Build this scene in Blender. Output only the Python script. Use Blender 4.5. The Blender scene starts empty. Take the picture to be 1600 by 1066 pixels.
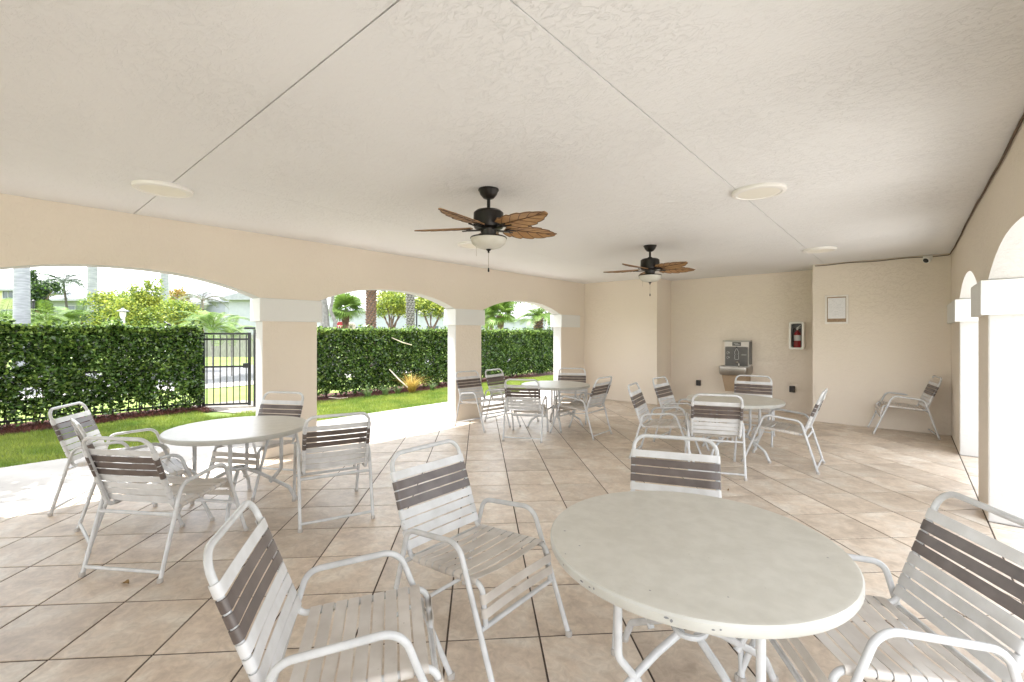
import bpy, math, random
import numpy as np
from mathutils import Vector, Matrix
R = math.radians
rnd = random.Random(7)
rng = np.random.default_rng(7)
sc = bpy.context.scene
col = sc.collection

# ---------------------------------------------------------------- camera
cam_d = bpy.data.cameras.new('camera'); cam = bpy.data.objects.new('camera', cam_d); col.objects.link(cam)
CAMH = 1.52; YAW = R(40.9); FPX = 714.0; HY = 522.0
cam.location = (0, 0, CAMH); cam.rotation_euler = (R(90), 0, YAW)
cam_d.sensor_width = 36; cam_d.lens = FPX / 1600 * 36; cam_d.shift_y = -(533 - HY) / 1600
cam_d.clip_start = 0.05; cam_d.clip_end = 1500
sc.camera = cam
# ---------------------------------------------------------------- world, sun, exposure
SUN_EL, SUN_AZ = R(72), math.atan2(-0.62, -0.78)
to_sun = Vector((math.cos(SUN_AZ) * math.cos(SUN_EL), math.sin(SUN_AZ) * math.cos(SUN_EL), math.sin(SUN_EL)))
w = bpy.data.worlds.new('World'); sc.world = w; w.use_nodes = True
nt = w.node_tree; nt.nodes.clear()
out = nt.nodes.new('ShaderNodeOutputWorld'); bg = nt.nodes.new('ShaderNodeBackground')
sky = nt.nodes.new('ShaderNodeTexSky'); sky.sky_type = 'NISHITA'; sky.sun_disc = False
sky.sun_elevation = SUN_EL; sky.sun_rotation = math.atan2(to_sun.x, to_sun.y); sky.air_density = 1.2; sky.dust_density = 2.0
tc = nt.nodes.new('ShaderNodeTexCoord'); mp = nt.nodes.new('ShaderNodeMapping'); mp.inputs['Scale'].default_value = (1, 1, 2.6)
nz = nt.nodes.new('ShaderNodeTexNoise'); nz.inputs['Scale'].default_value = 2.6; nz.inputs['Detail'].default_value = 8; nz.inputs['Roughness'].default_value = 0.6
rp = nt.nodes.new('ShaderNodeValToRGB'); rp.color_ramp.elements[0].position = 0.30; rp.color_ramp.elements[1].position = 0.58
mx = nt.nodes.new('ShaderNodeMix'); mx.data_type = 'RGBA'; mx.inputs['B'].default_value = (12.5, 12.8, 13.2, 1)
nt.links.new(tc.outputs['Generated'], mp.inputs['Vector']); nt.links.new(mp.outputs[0], nz.inputs['Vector'])
nt.links.new(nz.outputs['Fac'], rp.inputs['Fac']); nt.links.new(rp.outputs['Color'], mx.inputs['Factor'])
nt.links.new(sky.outputs['Color'], mx.inputs['A']); nt.links.new(mx.outputs['Result'], bg.inputs['Color'])
bg.inputs['Strength'].default_value = 0.14
nt.links.new(bg.outputs[0], out.inputs['Surface'])
sd = bpy.data.lights.new('sun', 'SUN'); sd.energy = 3.4; sd.angle = R(0.53); sd.color = (1, 0.975, 0.94)
so = bpy.data.objects.new('sun', sd); col.objects.link(so); so.rotation_euler = to_sun.to_track_quat('Z', 'Y').to_euler()
sc.view_settings.view_transform = 'Standard'; sc.view_settings.look = 'None'
sc.view_settings.exposure = 1.62; sc.view_settings.gamma = 1; sc.view_settings.use_curve_mapping = False
sc.cycles.max_bounces = 8; sc.cycles.diffuse_bounces = 6; sc.cycles.transparent_max_bounces = 6; sc.cycles.sample_clamp_indirect = 8

# ---------------------------------------------------------------- materials
def mat(name, c1, c2=None, rough=0.6, scale=3.0, detail=5, dist=0.0, bump=0.0, bscale=40, bdetail=4, metal=0.0,
        spec=0.5, rand=0.0, island=0.0, transl=0.0, stops=(0.35, 0.65), speck=None, speck_scale=60, speck_pos=0.7, stretch=None, coat=0):
    m = bpy.data.materials.new(name); m.use_nodes = True; n = m.node_tree; N = n.nodes; L = n.links
    b = N['Principled BSDF']; b.inputs['Roughness'].default_value = rough; b.inputs['Metallic'].default_value = metal
    b.inputs['Specular IOR Level'].default_value = spec; b.inputs['Coat Weight'].default_value = coat
    geo = N.new('ShaderNodeNewGeometry'); vec = geo.outputs['Position']
    if stretch:
        mm = N.new('ShaderNodeMapping'); mm.inputs['Scale'].default_value = stretch; L.new(vec, mm.inputs['Vector']); vec = mm.outputs[0]
    c2 = c2 or c1
    t = N.new('ShaderNodeTexNoise'); t.inputs['Scale'].default_value = scale; t.inputs['Detail'].default_value = detail
    t.inputs['Distortion'].default_value = dist; L.new(vec, t.inputs['Vector'])
    r = N.new('ShaderNodeValToRGB'); r.color_ramp.elements[0].position = stops[0]; r.color_ramp.elements[1].position = stops[1]
    r.color_ramp.elements[0].color = (*c1, 1); r.color_ramp.elements[1].color = (*c2, 1)
    L.new(t.outputs['Fac'], r.inputs['Fac']); cout = r.outputs['Color']
    if speck:
        t2 = N.new('ShaderNodeTexNoise'); t2.inputs['Scale'].default_value = speck_scale; t2.inputs['Detail'].default_value = 3; L.new(vec, t2.inputs['Vector'])
        r2 = N.new('ShaderNodeValToRGB'); r2.color_ramp.elements[0].position = speck_pos; r2.color_ramp.elements[1].position = speck_pos + 0.06
        L.new(t2.outputs['Fac'], r2.inputs['Fac'])
        x = N.new('ShaderNodeMix'); x.data_type = 'RGBA'; x.inputs['B'].default_value = (*speck, 1)
        L.new(r2.outputs['Color'], x.inputs['Factor']); L.new(cout, x.inputs['A']); cout = x.outputs['Result']
    if rand or island:
        h = N.new('ShaderNodeHueSaturation'); mr = N.new('ShaderNodeMapRange'); k = rand or island
        mr.inputs['To Min'].default_value = 1 - k; mr.inputs['To Max'].default_value = 1 + k
        if rand:
            oi = N.new('ShaderNodeObjectInfo'); L.new(oi.outputs['Random'], mr.inputs['Value'])
        else: L.new(geo.outputs['Random Per Island'], mr.inputs['Value'])
        L.new(mr.outputs[0], h.inputs['Value']); L.new(cout, h.inputs['Color']); cout = h.outputs['Color']
    L.new(cout, b.inputs['Base Color'])
    if bump:
        tb = N.new('ShaderNodeTexNoise'); tb.inputs['Scale'].default_value = bscale; tb.inputs['Detail'].default_value = bdetail; L.new(vec, tb.inputs['Vector'])
        bp = N.new('ShaderNodeBump'); bp.inputs['Strength'].default_value = bump; bp.inputs['Distance'].default_value = 0.01
        L.new(tb.outputs['Fac'], bp.inputs['Height']); L.new(bp.outputs[0], b.inputs['Normal'])
    if transl:
        tr = N.new('ShaderNodeBsdfTranslucent'); L.new(cout, tr.inputs['Color']); ms = N.new('ShaderNodeMixShader'); ms.inputs[0].default_value = transl
        L.new(b.outputs[0], ms.inputs[1]); L.new(tr.outputs[0], ms.inputs[2]); L.new(ms.outputs[0], N['Material Output'].inputs['Surface'])
    return m

def trowel(name, c1, c2, strength=0.5, tscale=7.0, fine=90, lines=0.35, rough=0.75):
    """skip-trowelled stucco: flat plateaus of plaster with ragged edges over a fine grain"""
    m = bpy.data.materials.new(name); m.use_nodes = True; n = m.node_tree; N = n.nodes; L = n.links
    b = N['Principled BSDF']; b.inputs['Roughness'].default_value = rough; b.inputs['Specular IOR Level'].default_value = 0.3
    geo = N.new('ShaderNodeNewGeometry')
    mp = N.new('ShaderNodeMapping'); mp.inputs['Rotation'].default_value = (0, 0, R(25)); mp.inputs['Scale'].default_value = (1, 1.7, 1.3); L.new(geo.outputs['Position'], mp.inputs['Vector'])
    t = N.new('ShaderNodeTexNoise'); t.inputs['Scale'].default_value = tscale; t.inputs['Detail'].default_value = 7; t.inputs['Roughness'].default_value = 0.68; t.inputs['Distortion'].default_value = 0.9
    L.new(mp.outputs[0], t.inputs['Vector'])
    r = N.new('ShaderNodeValToRGB'); e = r.color_ramp.elements; e[0].position = 0.47; e[1].position = 0.515; e[0].color = (0, 0, 0, 1); e[1].color = (1, 1, 1, 1)
    L.new(t.outputs['Fac'], r.inputs['Fac'])
    f = N.new('ShaderNodeTexNoise'); f.inputs['Scale'].default_value = fine; f.inputs['Detail'].default_value = 4; L.new(geo.outputs['Position'], f.inputs['Vector'])
    big = N.new('ShaderNodeTexNoise'); big.inputs['Scale'].default_value = 0.8; big.inputs['Detail'].default_value = 3; L.new(geo.outputs['Position'], big.inputs['Vector'])
    br = N.new('ShaderNodeMapRange'); br.inputs['From Min'].default_value = 0.35; br.inputs['From Max'].default_value = 0.65; br.inputs['To Min'].default_value = 0.15; L.new(big.outputs['Fac'], br.inputs['Value'])
    mu = N.new('ShaderNodeMath'); mu.operation = 'MULTIPLY'; L.new(r.outputs['Color'], mu.inputs[0]); L.new(br.outputs[0], mu.inputs[1])
    ad = N.new('ShaderNodeMath'); ad.operation = 'MULTIPLY_ADD'; ad.inputs[1].default_value = 0.7; L.new(f.outputs['Fac'], ad.inputs[0]); L.new(mu.outputs[0], ad.inputs[2])
    bp = N.new('ShaderNodeBump'); bp.inputs['Strength'].default_value = strength; bp.inputs['Distance'].default_value = 0.006
    L.new(ad.outputs[0], bp.inputs['Height']); L.new(bp.outputs[0], b.inputs['Normal'])
    cm = N.new('ShaderNodeMix'); cm.data_type = 'RGBA'; cm.inputs['A'].default_value = (*c1, 1); cm.inputs['B'].default_value = (*c2, 1)
    L.new(big.outputs['Fac'], cm.inputs['Factor'])
    L.new(cm.outputs['Result'], b.inputs['Base Color'])
    return m

M = {}
M['ceiling'] = trowel('ceiling_stucco', (0.79, 0.79, 0.785), (0.75, 0.745, 0.735), 0.55, 11.0, fine=60)
M['ceiling_joint'] = mat('ceiling_joint', (0.13, 0.11, 0.09), rough=0.9)
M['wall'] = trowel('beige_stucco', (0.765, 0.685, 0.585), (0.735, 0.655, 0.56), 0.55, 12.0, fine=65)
M['wall_skylit'] = trowel('skylit_stucco', (0.58, 0.565, 0.54), (0.55, 0.535, 0.51), 0.42, 14.0, fine=60)  # jambs and soffits: wall stucco toned for the skylight on them
M['white_trim'] = trowel('white_trim', (0.72, 0.72, 0.70), (0.69, 0.685, 0.665), 0.2, 12)
M['grout'] = mat('grout', (0.06, 0.042, 0.032), (0.12, 0.09, 0.07), rough=0.95, scale=9)
def tile_mat():
    """glazed stone-look tile: cloudy beige and rose mottling, fine veining, each tile its own tone"""
    m = bpy.data.materials.new('tile'); m.use_nodes = True; N = m.node_tree.nodes; L = m.node_tree.links; b = N['Principled BSDF']
    geo = N.new('ShaderNodeNewGeometry'); oi = N.new('ShaderNodeObjectInfo')
    off = N.new('ShaderNodeVectorMath'); off.operation = 'MULTIPLY_ADD'; off.inputs[1].default_value = (31, 17, 23)
    cmb = N.new('ShaderNodeCombineXYZ')
    for k in range(3): L.new(oi.outputs['Random'], cmb.inputs[k])
    L.new(cmb.outputs[0], off.inputs[0]); L.new(geo.outputs['Position'], off.inputs[2])
    def noise(sc_, det, rgh, dist):
        t = N.new('ShaderNodeTexNoise'); t.inputs['Scale'].default_value = sc_; t.inputs['Detail'].default_value = det; t.inputs['Roughness'].default_value = rgh; t.inputs['Distortion'].default_value = dist
        L.new(off.outputs[0], t.inputs['Vector']); return t.outputs['Fac']
    a = noise(3.6, 9, 0.62, 0.5); r = N.new('ShaderNodeValToRGB'); e = r.color_ramp.elements
    e[0].position = 0.30; e[0].color = (0.45, 0.365, 0.29, 1); e[1].position = 0.70; e[1].color = (0.69, 0.63, 0.545, 1); x = e.new(0.48); x.color = (0.60, 0.50, 0.40, 1)
    L.new(a, r.inputs['Fac'])
    c = noise(16, 8, 0.7, 0.9); r2 = N.new('ShaderNodeValToRGB'); e = r2.color_ramp.elements; e[0].position = 0.34; e[0].color = (0.83, 0.815, 0.80, 1); e[1].position = 0.62; e[1].color = (1.08, 1.08, 1.08, 1); L.new(c, r2.inputs['Fac'])
    mu = N.new('ShaderNodeMix'); mu.data_type = 'RGBA'; mu.blend_type = 'MULTIPLY'; mu.inputs['Factor'].default_value = 1; L.new(r.outputs['Color'], mu.inputs['A']); L.new(r2.outputs['Color'], mu.inputs['B'])
    h = N.new('ShaderNodeHueSaturation'); mr = N.new('ShaderNodeMapRange'); mr.inputs['To Min'].default_value = 0.90; mr.inputs['To Max'].default_value = 1.10; L.new(oi.outputs['Random'], mr.inputs['Value']); L.new(mr.outputs[0], h.inputs['Value'])
    L.new(mu.outputs['Result'], h.inputs['Color']); L.new(h.outputs['Color'], b.inputs['Base Color'])
    rr = N.new('ShaderNodeMapRange'); rr.inputs['To Min'].default_value = 0.28; rr.inputs['To Max'].default_value = 0.52; L.new(c, rr.inputs['Value']); L.new(rr.outputs[0], b.inputs['Roughness'])
    bp = N.new('ShaderNodeBump'); bp.inputs['Strength'].default_value = 0.22; bp.inputs['Distance'].default_value = 0.004; L.new(c, bp.inputs['Height']); L.new(bp.outputs[0], b.inputs['Normal'])
    return m
M['tile'] = tile_mat()
M['white_paint'] = mat('chair_paint', (0.52, 0.525, 0.53), (0.62, 0.625, 0.63), rough=0.27, scale=14, bump=0.06, bscale=120, speck=(0.38, 0.36, 0.34), speck_scale=42, speck_pos=0.74)
M['strap_white'] = mat('strap_white', (0.66, 0.66, 0.665), (0.57, 0.565, 0.56), rough=0.36, scale=11, rand=0.04, speck=(0.33, 0.29, 0.25), speck_scale=55, speck_pos=0.74, bump=0.08, bscale=30)
M['strap_seat'] = mat('strap_seat', (0.62, 0.58, 0.535), (0.50, 0.455, 0.41), rough=0.4, scale=7, rand=0.06, speck=(0.25, 0.21, 0.18), speck_scale=46, speck_pos=0.755, bump=0.08, bscale=30)
M['strap_brown'] = mat('strap_brown', (0.10, 0.078, 0.070), (0.145, 0.118, 0.107), rough=0.32, scale=10, rand=0.08)
M['foot_cap'] = mat('foot_cap', (0.45, 0.42, 0.39), rough=0.6)
M['tabletop'] = mat('tabletop', (0.51, 0.49, 0.43), (0.57, 0.55, 0.49), rough=0.3, scale=15, detail=15, dist=0.2, speck=(0.40, 0.37, 0.31), speck_scale=90, speck_pos=0.70, bump=0.12, bscale=60)
M['table_edge'] = mat('table_edge', (0.53, 0.525, 0.49), (0.46, 0.45, 0.41), rough=0.4, scale=7, speck=(0.17, 0.15, 0.13), speck_scale=26, speck_pos=0.745)
M['fan_black'] = mat('fan_bronze', (0.012, 0.010, 0.009), (0.02, 0.016, 0.013), rough=0.35, scale=20, metal=0.4)
M['fan_blade'] = mat('fan_blade', (0.30, 0.155, 0.055), (0.40, 0.23, 0.09), rough=0.5, scale=10, bump=0.3, bscale=60)
M['fan_vein'] = mat('fan_vein', (0.075, 0.035, 0.018), (0.10, 0.05, 0.025), rough=0.6)
M['glass_bowl'] = mat('frosted_glass', (0.78, 0.75, 0.66), (0.83, 0.81, 0.73), rough=0.25, scale=12, transl=0.3)
M['brass'] = mat('chain_metal', (0.30, 0.25, 0.18), rough=0.3, metal=1)
M['lamp_lens'] = mat('lamp_lens', (0.84, 0.81, 0.72), (0.82, 0.79, 0.70), rough=0.3, scale=8)
M['white_plastic'] = mat('white_plastic', (0.80, 0.78, 0.74), rough=0.4)
M['black_plastic'] = mat('black_plastic', (0.015, 0.013, 0.012), (0.03, 0.026, 0.024), rough=0.35)
M['steel'] = mat('stainless', (0.33, 0.31, 0.28), (0.40, 0.37, 0.34), rough=0.32, metal=0.9, scale=8)
M['steel_bright'] = mat('bright_steel', (0.75, 0.74, 0.72), rough=0.15, metal=1)
M['fountain_grey'] = mat('fountain_panel', (0.095, 0.09, 0.085), (0.12, 0.115, 0.105), rough=0.4, scale=14)
M['fountain_tan'] = mat('fountain_vinyl', (0.33, 0.235, 0.15), (0.37, 0.27, 0.175), rough=0.5, scale=12)
M['print_grey'] = mat('print_grey', (0.55, 0.55, 0.53), rough=0.6)
M['print_dark'] = mat('print_dark', (0.20, 0.20, 0.21), rough=0.7)
M['paper'] = mat('paper', (0.76, 0.745, 0.75), (0.71, 0.70, 0.71), rough=0.6, scale=40)
M['frame_silver'] = mat('frame_silver', (0.72, 0.67, 0.61), (0.78, 0.74, 0.69), rough=0.35, scale=15)
M['cork'] = mat('cork', (0.36, 0.25, 0.155), (0.27, 0.18, 0.11), rough=0.85, scale=50, bump=0.2, bscale=80)
M['red_paint'] = mat('red_paint', (0.33, 0.012, 0.02), (0.40, 0.02, 0.03), rough=0.3)
M['glass'] = bpy.data.materials.new('clear_glass'); M['glass'].use_nodes = True
_b = M['glass'].node_tree.nodes['Principled BSDF']; _b.inputs['Transmission Weight'].default_value = 1; _b.inputs['Roughness'].default_value = 0.02; _b.inputs['IOR'].default_value = 1.1
M['concrete'] = mat('apron_concrete', (0.37, 0.345, 0.315), (0.47, 0.445, 0.41), rough=0.85, scale=1.8, detail=8, bump=0.25, bscale=90, speck=(0.33, 0.31, 0.28), speck_scale=14, speck_pos=0.66)
M['deck'] = mat('bounce_deck', (0.60, 0.58, 0.55), (0.66, 0.64, 0.60), rough=0.85, scale=2.5, detail=8, bump=0.25, bscale=70)  # unseen deck outside, made pale to bounce light into the room
M['road'] = mat('road_asphalt', (0.13, 0.13, 0.135), (0.17, 0.17, 0.17), rough=0.9, scale=3, bump=0.2, bscale=60)
M['soil'] = mat('turf_ground', (0.10, 0.15, 0.03), (0.15, 0.20, 0.045), rough=0.95, scale=3, detail=8, bump=0.4, bscale=30)
M['turf_far'] = mat('turf_far', (0.16, 0.23, 0.04), (0.22, 0.30, 0.06), rough=0.95, scale=2.2, detail=8, bump=0.4, bscale=24)
M['dirt'] = mat('dirt', (0.20, 0.175, 0.145), (0.30, 0.27, 0.23), rough=0.95, scale=8, bump=0.5, bscale=40)
M['grass'] = mat('grass_blade', (0.14, 0.23, 0.026), (0.31, 0.36, 0.06), rough=0.55, scale=1.6, island=0.3, transl=0.35)
M['mulch_bed'] = mat('mulch_bed', (0.055, 0.018, 0.012), (0.09, 0.03, 0.02), rough=0.95, scale=20, bump=0.6, bscale=40)
M['mulch'] = mat('mulch_chip', (0.10, 0.028, 0.018), (0.19, 0.065, 0.045), rough=0.9, scale=30, island=0.35)
M['hedge'] = mat('hedge_leaf', (0.026, 0.058, 0.012), (0.075, 0.135, 0.03), rough=0.24, scale=5.0, island=0.8, transl=0.15, spec=0.5)
M['hedge_new_glint'] = mat('hedge_new_glint_leaf', (0.17, 0.27, 0.045), (0.24, 0.34, 0.07), rough=0.35, scale=3, island=0.3, transl=0.3)  # pale new leaves, share raised to put glints into the foliage colour
M['leaf_mid'] = mat('leaf_mid', (0.075, 0.14, 0.025), (0.12, 0.20, 0.04), rough=0.5, scale=1.5, island=0.35, transl=0.3)
M['leaf_yellow'] = mat('leaf_yellow', (0.25, 0.33, 0.045), (0.42, 0.45, 0.07), rough=0.5, scale=1.2, island=0.3, transl=0.35)
M['leaf_dark'] = mat('leaf_dark', (0.018, 0.042, 0.016), (0.03, 0.06, 0.024), rough=0.5, scale=1.5, island=0.35, transl=0.1)
M['leaf_orange'] = mat('leaf_orange', (0.35, 0.20, 0.06), (0.45, 0.30, 0.10), rough=0.6, scale=2, island=0.3, transl=0.3)
M['frond'] = mat('frond', (0.12, 0.21, 0.035), (0.18, 0.28, 0.055), rough=0.45, scale=2, island=0.25, transl=0.3)
M['frond_bright'] = mat('frond_bright', (0.10, 0.19, 0.03), (0.19, 0.28, 0.05), rough=0.4, scale=2, island=0.35, transl=0.25)
M['frond_backlit'] = mat('frond_backlit', (0.10, 0.13, 0.08), (0.15, 0.17, 0.11), rough=0.5, scale=2, island=0.25, transl=0.2)  # greyed copy of the frond: backlit shade put into the leaf colour
M['bark_grey'] = mat('royal_palm_bark', (0.22, 0.23, 0.24), (0.32, 0.33, 0.34), rough=0.85, scale=3, bump=0.4, bscale=20, stretch=(1, 1, 6))
M['bark_brown'] = mat('bark_brown', (0.13, 0.085, 0.06), (0.21, 0.15, 0.11), rough=0.9, scale=8, bump=0.5, bscale=25)
M['bark_dark'] = mat('bark_dark', (0.05, 0.045, 0.04), (0.08, 0.07, 0.06), rough=0.9, scale=8)
M['bark_boot'] = mat('date_palm_bark', (0.12, 0.065, 0.045), (0.22, 0.135, 0.095), rough=0.95, scale=10, bump=0.5, bscale=30)
M['bark_pale'] = mat('date_palm_bark_pale', (0.17, 0.16, 0.15), (0.27, 0.255, 0.24), rough=0.95, scale=10, bump=0.5, bscale=30)
M['iron'] = mat('black_iron', (0.016, 0.016, 0.018), (0.028, 0.028, 0.03), rough=0.45, scale=12)
M['wood_grey'] = mat('weathered_wood', (0.23, 0.22, 0.21), (0.33, 0.315, 0.30), rough=0.9, scale=6, stretch=(4, 4, 0.6), island=0.2)
M['house_white'] = mat('house_white', (0.31, 0.32, 0.37), (0.34, 0.35, 0.40), rough=0.85)
M['house_yellow'] = mat('house_yellow', (0.44, 0.42, 0.27), (0.48, 0.46, 0.30), rough=0.85)
M['house_grey'] = mat('house_grey', (0.21, 0.225, 0.26), (0.24, 0.255, 0.29), rough=0.85)
M['roof_grey'] = mat('roof_tile_pale', (0.25, 0.255, 0.29), (0.31, 0.315, 0.35), rough=0.85, scale=5, bump=0.5, bscale=15)
M['window'] = mat('window_dark', (0.05, 0.07, 0.09), (0.08, 0.10, 0.12), rough=0.1)
M['twig'] = mat('dry_stalk', (0.62, 0.52, 0.40), (0.72, 0.63, 0.50), rough=0.7, scale=20)
M['tuft_gold'] = mat('tuft_gold', (0.40, 0.27, 0.05), (0.55, 0.40, 0.11), rough=0.6, scale=5, island=0.3, transl=0.3)
M['tuft_green'] = mat('tuft_green', (0.08, 0.14, 0.04), (0.16, 0.24, 0.08), rough=0.5, scale=5, island=0.3, transl=0.25)
M['sign_red'] = mat('sign_red', (0.48, 0.02, 0.03), rough=0.4)
M['sign_white'] = mat('sign_white', (0.8, 0.8, 0.8), rough=0.4)
M['stone_beige'] = mat('stone_beige', (0.45, 0.40, 0.30), (0.55, 0.49, 0.38), rough=0.9, scale=6, bump=0.5, bscale=20)
M['dry_leaf'] = mat('dry_leaf', (0.25, 0.15, 0.06), (0.35, 0.23, 0.10), rough=0.8, scale=40)
M['cable'] = mat('brown_cable', (0.075, 0.045, 0.022), (0.11, 0.07, 0.04), rough=0.7, scale=6)
M['bird'] = mat('bird_black', (0.01, 0.01, 0.014), rough=0.4)

# ---------------------------------------------------------------- mesh helpers
def tag(o, label=None, cat=None, group=None, kind=None):
    if label: o['label'] = label
    if cat: o['category'] = cat
    if group: o['group'] = group
    if kind: o['kind'] = kind
    return o
def empty(name, loc=(0, 0, 0), rz=0.0, parent=None):
    o = bpy.data.objects.new(name, None); col.objects.link(o); o.location = loc; o.rotation_euler = (0, 0, rz); o.empty_display_size = 0.1
    if parent: o.parent = parent
    return o
def link(name, me, parent=None, loc=(0, 0, 0), rot=(0, 0, 0)):
    o = bpy.data.objects.new(name, me); col.objects.link(o); o.location = loc; o.rotation_euler = rot
    if parent: o.parent = parent
    return o
def fillet(pts, r, seg=6, closed=False):
    P = [Vector(p) for p in pts]; n = len(P); res = []
    for i, p in enumerate(P):
        if not closed and i in (0, n - 1): res.append(p); continue
        a, b = P[i - 1], P[(i + 1) % n]; da, db = (a - p), (b - p); la, lb = da.length, db.length
        rr = r[i] if isinstance(r, (list, tuple)) else r
        if rr <= 0: res.append(p); continue
        da.normalize(); db.normalize(); ang = da.angle(db); d = min(rr / math.tan(ang / 2), la * 0.49, lb * 0.49); rr2 = d * math.tan(ang / 2)
        c = p + (da + db).normalized() * (rr2 / math.sin(ang / 2)); s, e = p + da * d - c, p + db * d - c
        ln = s.length; s.normalize(); e.normalize()
        for k in range(seg + 1):
            res.append(c + s.slerp(e, k / seg) * ln)
    return res
class MB:
    def __init__(s): s.v = []; s.f = []; s.m = []; s.sm = []
    def add(s, vs, fs, m=0, smooth=False):
        o = len(s.v); s.v += [tuple(v) for v in vs]; s.f += [tuple(i + o for i in f) for f in fs]; s.m += [m] * len(fs); s.sm += [smooth] * len(fs); return s
    def box(s, a, b, m=0, bev=0.0):
        x0, y0, z0 = a; x1, y1, z1 = b
        if bev <= 0:
            vs = [(x0, y0, z0), (x1, y0, z0), (x1, y1, z0), (x0, y1, z0), (x0, y0, z1), (x1, y0, z1), (x1, y1, z1), (x0, y1, z1)]
            return s.add(vs, [(3, 2, 1, 0), (4, 5, 6, 7), (0, 1, 5, 4), (1, 2, 6, 5), (2, 3, 7, 6), (3, 0, 4, 7)], m)
        import bmesh
        bm = bmesh.new(); bmesh.ops.create_cube(bm, size=1)
        for v in bm.verts: v.co = Vector(((x0 + x1) / 2 + v.co.x * (x1 - x0), (y0 + y1) / 2 + v.co.y * (y1 - y0), (z0 + z1) / 2 + v.co.z * (z1 - z0)))
        bmesh.ops.bevel(bm, geom=bm.edges[:], offset=bev, segments=2, affect='EDGES', profile=0.5)
        bm.verts.index_update(); s.add([v.co[:] for v in bm.verts], [[v.index for v in f.verts] for f in bm.faces], m, False); bm.free(); return s
    def tube(s, pts, r, n=10, m=0, caps=True, closed=False):
        P = [Vector(p) for p in pts]; rs = r if isinstance(r, (list, tuple)) else [r] * len(P)
        T = []
        for i in range(len(P)):
            a = P[i - 1] if (i or closed) else P[0]; b = P[(i + 1) % len(P)] if (i < len(P) - 1 or closed) else P[-1]
            t = b - a; T.append(t.normalized() if t.length > 1e-9 else Vector((0, 0, 1)))
        u = T[0].orthogonal().normalized(); rings = []; vs = []
        for i, p in enumerate(P):
            u = (u - T[i] * u.dot(T[i])).normalized(); v = T[i].cross(u)
            for k in range(n):
                a = 2 * math.pi * k / n; vs.append(p + (u * math.cos(a) + v * math.sin(a)) * rs[i])
        fs = []; L = len(P)
        for i in range(L if closed else L - 1):
            j = (i + 1) % L
            for k in range(n): fs.append((i * n + k, i * n + (k + 1) % n, j * n + (k + 1) % n, j * n + k))
        s.add(vs, fs, m, True)
        if caps and not closed:
            s.add(vs[:n], [tuple(range(n))[::-1]], m); s.add(vs[-n:], [tuple(range(n))], m)
        return s
    def lathe(s, prof, n=32, m=0, c=(0, 0, 0)):
        vs = []; fs = []
        for r, z in prof:
            for k in range(n):
                a = 2 * math.pi * k / n; vs.append((c[0] + r * math.cos(a), c[1] + r * math.sin(a), c[2] + z))
        for i in range(len(prof) - 1):
            for k in range(n): fs.append((i * n + k, i * n + (k + 1) % n, (i + 1) * n + (k + 1) % n, (i + 1) * n + k))
        s.add(vs, fs, m, True)
        if prof[0][0] > 1e-6: s.add(vs[:n], [tuple(range(n))[::-1]], m)
        if prof[-1][0] > 1e-6: s.add(vs[-n:], [tuple(range(n))], m)
        return s
    def prism(s, poly, z0, z1, m=0, top_m=None):
        n = len(poly); vs = [(x, y, z0) for x, y in poly] + [(x, y, z1) for x, y in poly]
        s.add(vs, [tuple(range(n))[::-1]] + [(i, (i + 1) % n, n + (i + 1) % n, n + i) for i in range(n)], m)
        s.add(vs[n:], [tuple(range(n))], m if top_m is None else top_m); return s
    def mesh(s, name, mats):
        me = bpy.data.meshes.new(name); me.from_pydata(s.v, [], s.f)
        for mm in (mats if isinstance(mats, (list, tuple)) else [mats]): me.materials.append(mm)
        me.polygons.foreach_set('material_index', s.m); me.polygons.foreach_set('use_smooth', s.sm)
        me.update()
        if any(s.sm): me.set_sharp_from_angle(angle=R(38))
        return me
    def build(s, name, mats, parent=None, loc=(0, 0, 0), rot=(0, 0, 0)): return link(name, s.mesh(name, mats), parent, loc, rot)
def np_mesh(name, V, F, mats, mi=None, smooth=False):
    me = bpy.data.meshes.new(name); n, k = F.shape
    me.vertices.add(len(V)); me.vertices.foreach_set('co', V.astype(np.float32).ravel())
    me.loops.add(n * k); me.loops.foreach_set('vertex_index', F.astype(np.int32).ravel())
    me.polygons.add(n); me.polygons.foreach_set('loop_start', np.arange(0, n * k, k, dtype=np.int32)); me.polygons.foreach_set('loop_total', np.full(n, k, dtype=np.int32))
    for mm in mats: me.materials.append(mm)
    if mi is not None: me.polygons.foreach_set('material_index', mi.astype(np.int32))
    if smooth: me.polygons.foreach_set('use_smooth', np.ones(n, dtype=bool))
    me.update(calc_edges=True); return me
def copy_tree(o, parent=None):
    c = o.copy(); col.objects.link(c); c.parent = parent
    for ch in [x for x in o.children]: copy_tree(ch, c)
    return c
def leaf_quads(C, size, droop=0.0, aspect=0.5, up=0.3):
    """rhombic leaves centred on points C"""
    n = len(C); d = rng.normal(size=(n, 3)); d[:, 2] = d[:, 2] * 0.7 - droop; d /= np.linalg.norm(d, axis=1)[:, None]
    nn = rng.normal(size=(n, 3)); nn[:, 2] += up * 2; s = np.cross(d, nn); s /= np.linalg.norm(s, axis=1)[:, None] + 1e-9
    L = (size * rng.uniform(0.7, 1.3, n))[:, None]; nrm = np.cross(d, s)
    a = C - d * L / 2; b = C + s * L * aspect / 2 + nrm * L * 0.08; c = C + d * L / 2; e = C - s * L * aspect / 2 + nrm * L * 0.08
    V = np.stack([a, b, c, e], 1).reshape(-1, 3); F = np.arange(4 * n).reshape(n, 4); return V, F
def ground_pt(px, Z):
    xc = (px - 800) / FPX * Z; return Vector((xc * math.cos(YAW) - Z * math.sin(YAW), xc * math.sin(YAW) + Z * math.cos(YAW), 0))
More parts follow.
